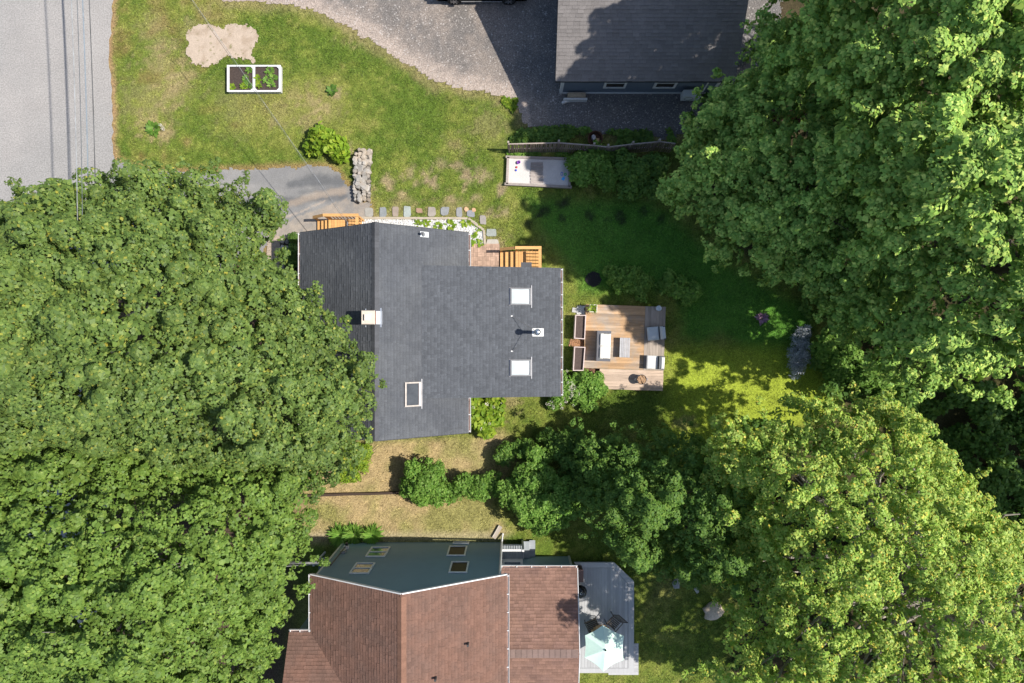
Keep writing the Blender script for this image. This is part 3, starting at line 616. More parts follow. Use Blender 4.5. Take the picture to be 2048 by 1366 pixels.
top2 = lambda x: GE + (GR - .25 - GE) * (1 - abs(x - GXR) / 3.9)
siding(h2, GXL + .15, GXE - .33, top2, GY - .15, .1, M_WALL2, out=1)
siding(h2, GB + .3, GY - .15, lambda u: GE, GXL + .15, .1, M_WALL2, xs=False, out=-1); siding(h2, -10.7, GY - .15, lambda u: GE, GXE - .33, .1, M_WALL2, xs=False, out=1)
MB().box(GXE - .34, GXE - .26, GY - .22, GY - .11, 0, GE - .05).build("corner_trim", M_WHITE, h2)
MB().box(GXL + .09, GXL + .17, GY - .22, GY - .11, 0, GE - .05).build("corner_trim", mat("trim_cream", (.55, .56, .50), rough=.6), h2)
sl = math.hypot(GXR - GXL, GR - GE); sr = math.hypot(GXE - GXR, GR - GE)
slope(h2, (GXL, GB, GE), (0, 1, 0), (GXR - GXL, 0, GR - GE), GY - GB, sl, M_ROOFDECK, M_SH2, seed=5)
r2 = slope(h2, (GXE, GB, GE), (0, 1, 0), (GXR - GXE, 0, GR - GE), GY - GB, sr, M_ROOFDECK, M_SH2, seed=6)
ridge_caps(r2, (GXR, GB, GR), (GXR, GY, GR), (-4.19, 0, -2.23), (4.08, 0, -2.23), M_CAP2, step=.25, w=.2)
for (a, za, b, zb) in ((GXL, GE, GXR, GR), (GXR, GR, GXE, GE)):
    MB().beam((a, GY + .012, za - .03), (b, GY + .012, zb - .03), .045, .13).build("rake_trim", M_GUT, h2)
gutter(h2, (GXE + .01, GB, GE - .02), (GXE + .01, GY, GE - .02), (1, 0, 0), M_GUT, .75, w=.085)
gutter(h2, (GXL - .01, -12.3, GE - .02), (GXL - .01, GY, GE - .02), (-1, 0, 0), M_GUT, .75, w=.075)
# street-side wing
slope(h2, (-9.43, -12.3, GE), (1, 0, 0), (0, -1, .46), 4.0, 3.4, M_ROOFDECK, M_SH2, seed=7)
slope(h2, (-9.43, -18.4, GE), (1, 0, 0), (0, 1, .46), 4.0, 3.4, M_ROOFDECK, M_SH2, seed=17)
gutter(h2, (-9.43, -12.29, GE - .02), (GXL, -12.29, GE - .02), (0, 1, 0), M_GUT, .6, w=.08)
wall_gable(h2, -18.2, -12.5, -9.25, -7.0, 0, GE, -15.35, 6.5, M_WALL2, axis='y')
# rear wing
slope(h2, (GXE - .3, -10.42, 2.6), (1, 0, 0), (0, -3.5, 1.0), 3.52, 3.64, M_ROOFDECK, M_SH2B, seed=8)
r3 = slope(h2, (GXE - .3, -17.42, 2.6), (1, 0, 0), (0, 3.5, 1.0), 3.52, 3.64, M_ROOFDECK, M_SH2B, seed=9)
ridge_caps(r3, (GXE - .1, -13.92, 3.6), (3.0, -13.92, 3.6), (0, 3.5, -1.0), (0, -3.5, -1.0), mat("brown_cap_grey", (.19, .13, .112), var=.1, orand=.1), step=.25, w=.2)
wall_gable(h2, -17.1, -10.7, GXE - .3, 2.85, 0, 2.55, -13.92, 3.45, M_WALL2, axis='y')
siding(h2, -.55, 2.85, lambda u: 2.5, -10.7, .1, M_WALL2, out=1)
siding(h2, -17.1, -10.7, lambda u: 2.5, 2.85, .1, M_WALL2, xs=False, out=1)
gutter(h2, (-.52, -10.41, 2.58), (3.02, -10.41, 2.58), (0, 1, 0), M_GUT, .6, w=.08)
MB().beam((3.02, -10.42, 2.55), (3.02, -13.92, 3.55), .03, .12).build("rake_trim", M_GUT, h2); MB().beam((3.02, -13.92, 3.55), (3.02, -17.42, 2.55), .03, .12).build("rake_trim", M_GUT, h2)
MB().box(2.78, 2.88, -10.73, -10.66, 0, 2.55).build("corner_trim", mat("trim_cream2", (.5, .52, .47)), h2)
# windows
WYL = GY - .15 + .02
M_REFL = mat("window_glass", (.16, .20, .24), rough=.03, var=.0, spec=1.0, metal=.5)
M_DGL = mat("window_screen", (.032, .026, .022), rough=.5, var=.4, scale=7., spec=.15)
M_FRAME = mat("window_frame", (.62, .64, .62), rough=.5)
window_y(h2, -6.80, -5.88, .95, 2.42, WYL, 1, M_FRAME, M_REFL); window_y(h2, -7.00, -6.14, 3.32, 4.72, WYL, 1, M_FRAME, M_REFL)
window_y(h2, -3.05, -2.17, .80, 2.26, WYL, 1, M_FRAME, M_DGL, grille=False); window_y(h2, -2.74, -1.93, 3.15, 4.60, WYL, 1, M_FRAME, M_DGL, grille=False)
window_y(h2, -2.92, -2.12, .12, .42, WYL, 1, M_FRAME, M_DGL, grille=False)
dr = MB().box(-.48, .52, -10.68, -10.62, .62, 2.42).build("door", M_WHITE, h2)
MB().box(-.36, .40, -10.62, -10.60, 1.2, 2.25).build("pane", M_REFL, dr); MB().lathe([(.02, 0), (.035, .02), (.0, .05)], (.44, -10.58, 1.6), 8).build("handle", M_STEEL, dr)
# roof vent pipes
for (a, b) in ((933, 1308), (870, 1362)):
    zz = 7.0; X, Y = xy(a, b, zz); zr = GR - (abs(X - GXR)) * (GR - GE) / 4.0
    MB().tube([(X, Y, zr - .05), (X, Y, zr + .3)], .05, 10).build("vent_pipe", mat("vent_dark2", (.05, .05, .05), rough=.6), h2)
# downspout and utility fittings
dn = MB().tube([(-.50, -9.88, 5.0), (-.50, -9.88, .35), (-.45, -9.55, .08)], .05, 6).build("downspout", M_GUT, h2)
lt = MB().box(-8.1, -7.87, -9.98, -9.84, 1.0, 1.25).build("wall_light", M_WHITE, h2)
MB().lathe([(.05, 0), (.09, .03), (.06, .12)], (-7.99, -9.78, 1.0), 10).build("lamp_head", mat("lamp_dark", (.02, .02, .025), rough=.3), lt)
um = MB().tube([(-8.0, -9.86, 1.2), (-8.0, -9.86, 3.9), (-8.0, -9.7, 4.05)], .03, 8).build("service_mast", mat("mast_dark", (.06, .06, .065), rough=.5), h2)
MB().box(-8.1, -7.86, -9.97, -9.85, 1.5, 1.9).build("meter_box", mat("meter_grey", (.28, .29, .30), rough=.5), h2)

# side landing with white railing
def side_landing():
    M_COMP = mat("grey_composite", (.26, .28, .30), rough=.7, var=.08, orand=.08)
    t = thing("porch_landing", "grey landing with white baluster railing and two side steps at the sage house", "porch", (0, -10.3, 0))
    x = -.53
    while x < .56: MB().box(x, min(x + .135, .56), -10.66, -9.92, .57, .60).build("landing_board", M_COMP, t); x += .14
    MB().box(.57, .86, -10.66, -9.84, .37, .40).build("tread", M_COMP, t); MB().box(.86, 1.15, -10.66, -9.84, .17, .20).build("tread", M_COMP, t)
    MB().box(.56, .575, -10.66, -9.9, 0, .57).build("riser", M_WHITE, t); MB().box(.85, .865, -10.66, -9.9, 0, .37).build("riser", M_WHITE, t)
    MB().box(-.50, .58, -9.97, -9.87, 1.52, 1.57).build("handrail", M_WHITE, t); MB().box(-.50, .58, -9.95, -9.90, .68, .73).build("bottom_rail", M_WHITE, t)
    for i in range(9): MB().box(-.42 + i * .115, -.385 + i * .115, -9.94, -9.905, .73, 1.52).build("baluster", M_WHITE, t)
    for X in (-.5, .53): MB().box(X - .05, X + .05, -9.975, -9.875, 0, 1.62).build("post", M_WHITE, t)
side_landing()
def front_porch():
    t = thing("side_porch", "blue grey porch with white railing half under the leafy tree", "porch", (-9.2, -11.2, 0))
    M_B = mat("porch_blue", (.14, .19, .25), rough=.6, var=.1, orand=.1)
    for i in range(10): MB().box(-9.35, -8.15, -11.85 + i * .14, -11.72 + i * .14, .97, 1.0).build("landing_board", M_B, t)
    for y in (-11.8, -10.5): MB().box(-9.35, -9.27, y - .04, y + .04, 0, 2.0).build("post", M_WHITE, t)
    MB().box(-9.36, -8.12, -10.50, -10.42, 1.9, 1.95).build("handrail", M_WHITE, t)
    for i in range(9): MB().box(-9.22 + i * .125, -9.19 + i * .125, -10.48, -10.45, 1.0, 1.9).build("baluster", M_WHITE, t)
front_porch()
sb = thing("splash_board", "narrow pale board lying on the dry grass by the white downspout", "board", at(994, 1064))
MB().beam(at(987, 1076, .05), at(1001, 1052, .05), .22, .05).build("board", mat("weathered_board", (.36, .31, .26), var=.2, stretch=(4, 4, 4)), sb)
MB().beam(at(985, 1074, .10), at(998, 1051, .10), .03, .06).build("edge_strip", mat("pale_board", (.52, .47, .42)), sb)

# ------------------------------------------------------------------ the garage
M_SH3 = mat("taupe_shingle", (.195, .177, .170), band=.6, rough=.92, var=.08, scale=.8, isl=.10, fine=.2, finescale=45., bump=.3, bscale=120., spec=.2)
M_WALL3 = mat("siding_blue_grey", (.13, .155, .19), rough=.65, var=.05)
ga = thing("garage", "blue grey garage with taupe shingle roof and white corner trim", "garage", (6.2, 16.5, 0))
wall_gable(ga, 12.38, 20.6, 2.42, 9.9, 0, 2.42, 16.5, 4.95, M_WALL3, axis='y')
siding(ga, 2.42, 9.9, lambda u: 2.4, 12.38, .12, M_WALL3, out=-1)
siding(ga, 12.38, 20.6, lambda u: 2.4 + 2.5 * (1 - abs(u - 16.5) / 4.15), 2.42, .12, M_WALL3, xs=False, out=-1)
slope(ga, (2.02, 12.1, 2.3), (1, 0, 0), (0, 4.4, 2.8), 8.34, math.hypot(4.4, 2.8), M_ROOFDECK, M_SH3, seed=11, tabs=(.28, .30, .32), expo=.16)
r4 = slope(ga, (2.02, 20.9, 2.3), (1, 0, 0), (0, -4.4, 2.8), 8.34, math.hypot(4.4, 2.8), M_ROOFDECK, M_SH3, seed=12, tabs=(.28, .30, .32), expo=.16)
ridge_caps(r4, (2.02, 16.5, 5.1), (10.36, 16.5, 5.1), (0, -4.4, -2.8), (0, 4.4, -2.8), mat("taupe_cap", (.25, .225, .21), var=.1, orand=.1), step=.28)
MB().box(2.36, 2.50, 12.33, 12.37, 0, 2.35).build("corner_trim", M_WHITE, ga); MB().box(9.82, 9.96, 12.33, 12.37, 0, 2.35).build("corner_trim", M_WHITE, ga)
MB().box(2.36, 2.40, 12.372, 12.5, 0, 2.35).build("corner_trim", M_WHITE, ga)
MB().box(2.51, 9.81, 12.32, 12.365, .03, .15).build("base_trim", M_WHITE, ga)
MB().box(2.02, 10.36, 12.07, 12.099, 2.16, 2.29).build("fascia", M_ROOFDECK, ga)
for xa in (4.42, 6.83):
    window_y(ga, xa, xa + 1.08, .78, 2.0, 12.37, -1, M_WHITE, M_DGL, fw=.11)
hp = thing("heat_pump", "white outdoor heat pump unit mounted on the garage wall", "heat pump", (8.72, 12.1, 0))
hb = MB().box(8.30, 9.14, 11.86, 12.18, .35, .98).build("cabinet", mat("unit_white", (.55, .56, .56), rough=.5, var=.05), hp)
MB().tube([(8.62 + .2 * math.cos(i * .3306), 11.855, .66 + .2 * math.sin(i * .3306)) for i in range(20)], .012, 5).build("fan_grille", mat("unit_grey", (.2, .2, .21)), hb)
MB().box(8.34, 8.42, 11.9, 12.31, .27, .35).build("bracket", M_METAL, hp); MB().box(9.02, 9.10, 11.9, 12.31, .27, .35).build("bracket", M_METAL, hp)
MB().tube([(9.14, 12.1, .6), (9.3, 12.2, .7), (9.3, 12.28, 1.9)], .035, 8).build("line_cover", M_WHITE, hp)
sw = thing("board_stack", "short pale boards leaning at the garage's corner trim", "boards", (3.1, 12.1, 0))
MB().box(2.55, 3.72, 11.92, 12.02, .02, .34).build("board", mat("white_board", (.6, .58, .56), var=.12), sw)
MB().box(2.75, 3.62, 12.04, 12.25, .02, .42).build("board", mat("ply_board", (.42, .32, .22), var=.25), sw)
MB().beam((2.48, 11.84, .1), (2.9, 12.0, .1), .10, .16).build("board", MATS["white_board"], sw)

# ------------------------------------------------------------------ patio, paths, beds by the grey-roofed house
M_PAVER = mat("patio_brick", (.40, .27, .20), rough=.9, var=.18, orand=.2, scale=8.)
bp = struct(MB().sheet(wpoly([(928, 488), (1000, 488), (1000, 540), (928, 540)]), .03), "brick_patio", mat("patio_joint", (.20, .16, .12), var=.2), label="small brick patio between the gravel bed and cedar steps")
bx0, by0 = xy(930, 539); first = {}
for i in range(16):
    for j in range(6):
        if (i // 2 + j) % 2 == 0: sub = [(0, 0, .206, .1), (0, .106, .206, .1)] if i % 2 == 0 else []
        else: sub = [(0, 0, .1, .206), (.106, 0, .1, .206)] if i % 2 == 0 else []
        for (dx, dy, w, h) in sub:
            x, y = bx0 + (i // 2) * .214 + dx, by0 + j * .214 + dy
            if (w, h) not in first:
                first[w, h] = MB().box(0, w, 0, h, 0, .04).build("brick", M_PAVER, bp); o = first[w, h]
            else: o = first[w, h].copy(); col.objects.link(o); o.parent = bp
            o.location = (x, y, .012 + rnd.uniform(0, .006)); o.rotation_euler = (0, 0, rnd.uniform(-.02, .02))
stone_spec = [(738, 425, .38, .42, (.42, .40, .36), "pale irregular stepping stone nearest the stacked stone wall"), (766, 424, .32, .48, (.30, .32, .33), "blue grey stepping stone, second from the stacked stone wall"),
    (791, 424, .30, .50, (.42, .34, .28), "tan rectangular stepping stone, third from the stacked stone wall"), (815, 423, .32, .52, (.45, .50, .47), "pale green grey stepping stone with cut corner, fourth in the row"),
    (839, 421, .28, .22, (.44, .28, .19), "small rusty brown stepping stone sunk in the grass"), (864, 423, .36, .46, (.42, .37, .32), "tan square stepping stone between rusty and slate ones"),
    (890, 423, .38, .40, (.33, .34, .35), "broad slate grey stepping stone before the row bends"), (918, 424, .28, .48, (.36, .36, .37), "narrow grey stepping stone with pointed end"),
    (941, 427, .38, .34, (.33, .34, .37), "blue grey stepping stone where the path bends"), (966, 440, .30, .44, (.41, .37, .34), "tilted tan stepping stone beside the gravel bed's corner"),
    (983, 465, .44, .34, (.40, .43, .40), "green grey stepping stone with slanted edge near the brick patio"), (985, 484, .56, .28, (.58, .53, .46), "cream rounded stepping stone next to the brick patio")]
for k, (a, b, w, h, c, lab) in enumerate(stone_spec):
    g = random.Random(100 + k); x, y, _ = at(a, b); pts = []; w *= 1.12; h *= 1.1
    for (cx, cy) in ((-1, -1), (1, -1), (1, 1), (-1, 1)):
        j_ = g.uniform(.78, 1.06); e = g.uniform(.12, .5)
        pts += [(x + cx * w / 2 * j_, y + cy * h / 2 * (1 - e)), (x + cx * w / 2 * (1 - e), y + cy * h / 2 * j_)][::1 if cx * cy < 0 else 1]
    c_ = (x, y); pts.sort(key=lambda p: math.atan2(p[1] - y, p[0] - x))
    mb = MB().prism(pts, -.03, .034); mb.f = [f_ for f_ in mb.f]
    solo(mb, "stepping_stone", mat("flag_%d" % k, tuple(v * .72 for v in c), var=.14, scale=5., fine=.12), lab, "stepping stone", (x, y, 0), "stepping stones along the gravel bed")
for (a, b, lab) in ((932, 419, "small round orange stone left of its twin above the bent path"), (947, 420, "small round orange stone right of its twin above the bent path")):
    x, y, _ = at(a, b); solo(MB().rock(x, y, -.02, .13, .13, .07, n=9), "garden_stone", mat("orange_stone", (.55, .34, .2), var=.2, scale=9.), lab, "stone", (x, y, 0), "round orange stones")
# white stone bed
bed = struct(MB().sheet(rough_poly(WHITEBED, .2, .02, seed=20), .016), "gravel_bed", mat("bed_base", (.42, .40, .37), var=.25, scale=14., fine=.3))
def pebbles(name, poly, n, size, m, label, z=.03, seed=3):
    g = np.random.default_rng(seed); w = A(wpoly(poly)); lo, hi = w.min(0), w.max(0); P = g.uniform(lo, hi, (n * 3, 2)); P = P[inpoly(P, w)][:n]; k = len(P)
    s = size * g.uniform(.5, 1.3, (k, 1, 1)); oct_ = A([(1, 0, 0), (-1, 0, 0), (0, 1, 0), (0, -1, 0), (0, 0, 1)], float)
    t = g.uniform(0, 6.3, k); V = oct_[None] * g.uniform(.6, 1.2, (k, 5, 1)) * s; c, sn = np.cos(t)[:, None], np.sin(t)[:, None]
    V = np.stack([V[..., 0] * c - V[..., 1] * sn, V[..., 0] * sn + V[..., 1] * c, V[..., 2] * .7 + z], -1); V[..., :2] += P[:, None]
    F4 = V[:, [0, 2, 4, 2, 1, 4, 1, 3, 4, 3, 0, 4]].reshape(-1, 3)
    return _tag(np_mesh(name, F4, 3, m), label, None, None, "stuff")
pebbles("white_gravel", WHITEBED, 5200, .048, mat("white_pebble", (.62, .61, .60), rough=.8, var=.25, scale=24., isl=.15), "white stone chips filling the bed along the house")
pebbles("gravel", GRAVEL, 9000, .030, mat("gravel_chip", (.36, .32, .29), rough=.85, var=.45, scale=16.), "loose stone chips on the gravel drive", .018, 4)
M_TIMB = mat("timber_edging", (.40, .34, .26), var=.2, scale=4., stretch=(1, 5, 5))
tb = thing("timber_edging", "weathered timber edging around the white gravel bed", "edging", at(850, 437))
for (p, q) in (((716, 436), (935, 437)), ((937, 437), (967, 460)), ((968, 461), (970, 489))):
    MB().beam(at(*p, .05), at(*q, .05), .11, .12).build("timber", M_TIMB, tb)
# stacked stone wall
sw_ = thing("stone_wall", "low wall of stacked flat grey stones at the end of the driveway", "stone wall", at(725, 352))
M_ROCK = mat("wall_stone", (.31, .29, .265), rough=.9, var=.22, scale=5., orand=.28, fine=.12, c2=(.36, .30, .24), c2scale=1.4)
g = random.Random(31)
MB().prism(rough_poly([(710, 304), (738, 302), (742, 345), (741, 398), (728, 402), (713, 390), (709, 345)], .2, .02), 0, .10).build("rubble_core", mat("rubble", (.10, .09, .08), var=.4, scale=12.), sw_)
for i in range(15):
    yy = 303 + i * 6.9; bow = 3 * math.sin(i * .5)
    for j in range(4):
        if g.random() < .07: continue
        xx = 713.5 + j * 7.7 + g.uniform(-2, 2) + (j > 1) * 1 + bow * .4; e = (j in (0, 3)); big = g.random() < .22
        x, y, _ = at(xx, yy + g.uniform(-2, 2)); r = g.uniform(.10, .17) * (1.5 if big else 1); lean = .10 * (3 - j) / 3
        MB().rock(x, y, -.02 if e else .12 + lean, r * g.uniform(.8, 1.25), r * g.uniform(.75, 1.2), (.30 if j == 0 else .14) + g.uniform(-.03, .08), g.uniform(0, 3), 6, g).build("stone", M_ROCK, sw_)

# raised double bed on the front lawn
rb = thing("raised_bed", "white double raised garden bed with dark soil on the front lawn", "garden bed", at(508, 157))
x0, y1 = xy(455, 131, .28); x1, y0 = xy(561, 183, .28); xm = (x0 + x1) / 2
for (a, b, c, d) in ((x0, x1, y1 - .05, y1), (x0, x1, y0, y0 + .05), (x0, x0 + .05, y0 + .051, y1 - .051), (x1 - .05, x1, y0 + .051, y1 - .051), (xm - .025, xm + .025, y0 + .051, y1 - .051)):
    MB().box(a, b, c, d, 0, .272).build("board", M_WHITE, rb)
for (a, b, c, d) in ((x0 - .02, x1 + .02, y1 - .06, y1 + .02), (x0 - .02, x1 + .02, y0 - .02, y0 + .06), (x0 - .02, x0 + .10, y0 + .061, y1 - .061), (x1 - .08, x1 + .02, y0 + .061, y1 - .061), (xm - .06, xm + .06, y0 + .061, y1 - .061)):
    MB().box(a, b, c, d, .273, .30).build("cap_board", M_WHITE, rb)
for (cx, cy, sx, sy) in ((xm - .06, y1 - .06, -1, -1), (xm - .06, y0 + .06, -1, 1), (xm + .06, y0 + .06, 1, 1), (x1 - .08, y1 - .06, -1, -1), (x1 - .08, y0 + .06, -1, 1)):
    MB().prism([(cx, cy), (cx + sx * .11, cy), (cx, cy + sy * .11)], .274, .298).build("gusset", M_WHITE, rb)
M_SOIL = mat("potting_soil", (.062, .045, .038), rough=.95, var=.3, scale=14., fine=.4, finescale=40., bump=.7, bscale=40.)
MB().box(x0 + .05, xm - .026, y0 + .05, y1 - .05, .05, .20).build("soil", M_SOIL, rb); MB().box(xm + .026, x1 - .05, y0 + .05, y1 - .05, .05, .20).build("soil", M_SOIL, rb)

# ------------------------------------------------------------------ sandbox, toys, fence
sbx = thing("sandbox", "wooden sandbox of pale grey sand with folded slat lid", "sandbox", at(1077, 343))
M_GREYW = mat("weathered_pine", (.34, .29, .26), var=.18, scale=3., orand=.12, stretch=(2, 6, 6)); q = [xy(a, b, .2) for a, b in ((1014, 311), (1142, 315), (1141, 376), (1011.5, 370))]
for i in range(4):
    a, b = A(q[i]), A(q[(i + 1) % 4]); c = (A(q[0]) + A(q[2])) / 2; n = unit(A([-(b - a)[1], (b - a)[0]])); n = n if n @ (c - a) > 0 else -n; a, b = a + n * .06, b + n * .06
    dd = unit(b - a) * .06; MB().beam((*(a - dd + dd * (i % 2) * 2.05), .1), (*(b + dd - dd * (i % 2) * 2.05), .1), .12, .2).build("frame_board", M_GREYW, sbx)
qi = [(A(p) * .93 + (A(q[0]) + A(q[2])) / 2 * .07) for p in q]
MB().prism([tuple(p) for p in qi], 0, .13).build("sand", mat("pale_sand", (.56, .52, .49), rough=.95, var=.08, scale=3., fine=.1, finescale=30., bump=.5, bscale=14.), sbx)
lx0, ly1 = xy(1061, 324, .18); lx1, ly0 = xy(1086, 367, .18)
for i in range(7):
    h = (ly1 - ly0) / 7; MB().box(lx0 + rnd.uniform(-.02, .02), lx1 + rnd.uniform(-.02, .02), ly0 + i * h + .012, ly0 + (i + 1) * h - .012, .135, .17).build("lid_slat", M_GREYW, sbx)
def plastic(n, c): return mat("plastic_" + n, c, rough=.35, var=.03, spec=.5)
x, y, _ = at(1037, 327); tp = thing("toy_bucket", "small purple toy bucket in the sunny end of the sandbox", "toy", (x, y, .13))
MB().lathe([(.05, 0), (.075, .11), (.085, .11), (.075, .115), (.06, .10), (.045, .02)], (x, y, .13), 14).build("pail", plastic("purple", (.25, .06, .42)), tp); MB().torus((x + .03, y + .02, .25), .07, .008, 14, 5).build("handle", plastic("purple", (0, 0, 0)), tp)
for (a, b, c, n, l) in ((1033, 336, (.5, .04, .05), "red", "small red sand mould near the sandbox's sunny edge"), (1032, 342, (.04, .08, .5), "blue", "small dark blue sand mould near the sandbox's sunny edge")):
    x, y, _ = at(a, b); solo(MB().lathe([(.05, 0), (.055, .03), (.04, .055), (.02, .065), (.0, .068)], (x, y, .13), 10), "sand_mould", plastic(n, c), l, "toy", (x, y, .13), "sand moulds")
x, y, _ = at(1123, 349); solo(MB().torus((x, y, .15), .075, .014, 18, 6, .7, 1.1), "toy_ring", plastic("cobalt", (.06, .16, .55)), "oval blue toy ring at the shaded end of the sandbox", "toy", (x, y, .13))
x, y, _ = at(1130, 350); solo(MB().torus((x, y, .15), .055, .02, 18, 6), "toy_ring", plastic("green", (.05, .40, .10)), "round green toy ring at the shaded end of the sandbox", "toy", (x, y, .13))
x, y, _ = at(1126, 359); pts = [(x + (.1 if i % 2 == 0 else .065) * math.cos(i * math.pi / 4 + .3), y + (.1 if i % 2 == 0 else .065) * math.sin(i * math.pi / 4 + .3)) for i in range(8)]
tt = thing("toy_sieve", "bright blue square toy sieve at the shaded end of the sandbox", "toy", (x, y, .13)); MB().prism(pts, .13, .17).build("tray", plastic("sky", (.03, .35, .75)), tt); MB().beam((x + .05, y + .05, .15), (x + .05, y + .15, .15), .03, .02).build("handle", plastic("sky", (0, 0, 0)), tt)
x, y, _ = at(1147, 349); bl = thing("garden_stool", "small grey block propped against the sandbox end", "block", (x, y, 0)); MB().rock(x, y, 0, .09, .12, .16, .4).build("block", mat("grey_block", (.42, .43, .45)), bl); MB().rock(x - .1, y - .04, 0, .07, .07, .1).build("stone", MATS["grey_block"], bl)

fe = thing("picket_fence", "leaning grey wooden picket fence behind the sandbox", "fence", at(1180, 300))
M_PICK = mat("old_picket", (.20, .155, .125), var=.25, scale=6., orand=.3, stretch=(5, 5, 1)); M_RAIL = mat("fence_rail", (.36, .30, .26), var=.2, scale=4.)
fp = [at(1016.6, 289, 1.3), at(1118, 286.5, 1.3), at(1189, 292, 1.3), at(1217, 295, 1.3), at(1267, 289, 1.3), at(1320, 284, 1.3), at(1352, 288, 1.3)]
for i in range(len(fp) - 1):
    a, b = A(fp[i]), A(fp[i + 1]); L = np.linalg.norm(b - a); u = (b - a) / L; n = int(L / .1)
    for zz in (-.12, -.95): MB().beam(a + A([0, .05, zz]), b + A([0, .05, zz]), .05, .08).build("rail", M_RAIL, fe)
    MB().box(a[0] - .045, a[0] + .045, a[1] + .075, a[1] + .165, 0, 1.33).build("post", M_RAIL, fe)
    for k in range(n):
        c = a + u * (k + .5) * L / n; t_ = rnd.uniform(-.03, .03)
        MB().beam((c[0], c[1] - .012 - .06, .05), (c[0] + t_, c[1] - .002, 1.24 + rnd.uniform(0, .06)), .072, .018, up=(0, 1, 0)).build("picket", M_PICK, fe)
x, y, _ = at(1189, 281); fpit = thing("fire_pit", "rusty round fire pit full of odds and ends behind the fence", "fire pit", (x, y, 0))
MB().lathe([(.20, 0), (.33, .05), (.35, .34), (.38, .36), (.36, .38), (.33, .34), (.30, .10), (.02, .08)], (x, y, 0), 20).build("bowl", mat("rust", (.10, .045, .025), rough=.85, var=.4, scale=9.), fpit)
MB().rock(x - .08, y + .08, .1, .13, .17, .22).build("stone", mat("pit_stone", (.45, .40, .38)), fpit); MB().box(x + .05, x + .2, y - .15, y + .02, .1, .3).build("wood_block", mat("pit_wood", (.40, .24, .12)), fpit)

# ------------------------------------------------------------------ cedar deck and its furniture
DX, DY = at(1171.5, 608.5, .3)[:2]; DR = R(-1.9)
dk = thing("garden_deck", "low weathered cedar deck with lounge furniture behind the house", "deck", (DX, DY, 0), DR)
M_DECK = mat("deck_cedar", (.44, .275, .150), rough=.8, var=.22, scale=2.2, orand=.2, fine=.1, finescale=26., stretch=(.7, 6, 4), c2=(.36, .29, .23), c2scale=.7)
M_DECKV = mat("deck_cedar_grey", (.33, .275, .23), rough=.8, var=.2, scale=2.2, orand=.15, fine=.1, stretch=(6, .7, 4))
M_DECKP = mat("deck_cedar_pale", (.45, .34, .26), rough=.8, var=.22, scale=2.2, orand=.15, fine=.1, stretch=(.7, 6, 4))
def board(x0, x1, y0, y1, m, z=.30, par=dk, nm="deck_board"): return MB().box(x0, x1, y0, y1, z - .035, z + rnd.uniform(-.003, .003)).build(nm, m, par, local=True)
for i in range(22): board(rnd.uniform(0, .01), 2.94, -(i + 1) * .143 + .004, -i * .143, M_DECK)
for i in range(7): board(2.953 + i * .143, 2.953 + (i + 1) * .143 - .005, -3.145, 0, M_DECKV)
for i in range(7): board(.80, 3.945 + rnd.uniform(-.01, .01), -3.155 - (i + 1) * .143 + .005, -3.155 - i * .143, M_DECKP)
for (a, b, c, d) in ((0, 3.95, -.04, .0), (0, .04, -3.14, -.045), (3.90, 3.94, -4.15, -.045), (.82, 3.89, -4.15, -4.11), (.04, .80, -3.14, -3.10)): MB().box(a, b, c, d, 0, .262).build("skirt_board", M_DECKV, dk, local=True)
for i in range(4):
    for j in range(3): MB().box(.3 + i * 1.1, .39 + i * 1.1, -.4 - j * 1.25, -.31 - j * 1.25, -.05, .262).build("post", M_DECKV, dk, local=True)
def on_deck(px, py, z=.3): return at(px, py, z)
M_WICK = mat("grey_wicker", (.12, .12, .135), rough=.7, var=.3, scale=30., bump=.5, bscale=60.); M_CUSH = mat("cream_cushion", (.70, .675, .64), rough=.9, var=.04, scale=4., bump=.1)
M_CUSHG = mat("grey_cushion", (.50, .53, .55), rough=.9, var=.05, scale=4.)
def cushion(par, x0, x1, y0, y1, z0, z1, m, name="cushion", tilt=0.):
    n = 8; mb = MB(); xs, ys = np.linspace(0, 1, n + 1), np.linspace(0, 1, n + 1)
    for lev in (1, 0):
        for a in xs:
            for b in ys:
                k = ((1 - abs(2 * a - 1) ** 6) * (1 - abs(2 * b - 1) ** 6)) ** .5; zm = (z0 + z1) / 2; zh = (z1 - z0) / 2
                mb.v.append((x0 + (x1 - x0) * a + tilt * (1 if lev else 0), y0 + (y1 - y0) * b, zm + (zh if lev else -zh) * (.35 + .65 * k)))
    N = (n + 1) ** 2; I = lambda i, j, l: l * N + i * (n + 1) + j
    mb.f = [(I(i, j, 0), I(i + 1, j, 0), I(i + 1, j + 1, 0), I(i, j + 1, 0)) for i in range(n) for j in range(n)] + [(I(i, j, 1), I(i, j + 1, 1), I(i + 1, j + 1, 1), I(i + 1, j, 1)) for i in range(n) for j in range(n)]
    for i in range(n):
        for (a, b, c, d) in (((i, 0), (i + 1, 0), 0, 1), ((i + 1, n), (i, n), 0, 1), ((0, i + 1), (0, i), 0, 1), ((n, i), (n, i + 1), 0, 1)): mb.f.append((I(*a, 1), I(*b, 1), I(*b, 0), I(*a, 0)))
    return mb.build(name, m, par, local=True, smooth=True)
x, y, z = on_deck(1205, 692)
so = thing("outdoor_sofa", "grey wicker two-seat sofa with cream cushions on the deck", "sofa", (x, y, .3), DR)
MB().box(-.33, .33, -.72, .72, .08, .30).build("base", M_WICK, so, local=True); MB().box(-.36, -.22, -.74, .74, .05, .66).build("backrest", M_WICK, so, local=True)
for s in (-1, 1): MB().box(-.215, .34, s * .68 - .06, s * .68 + .06, .05, .50).build("arm", M_WICK, so, local=True)
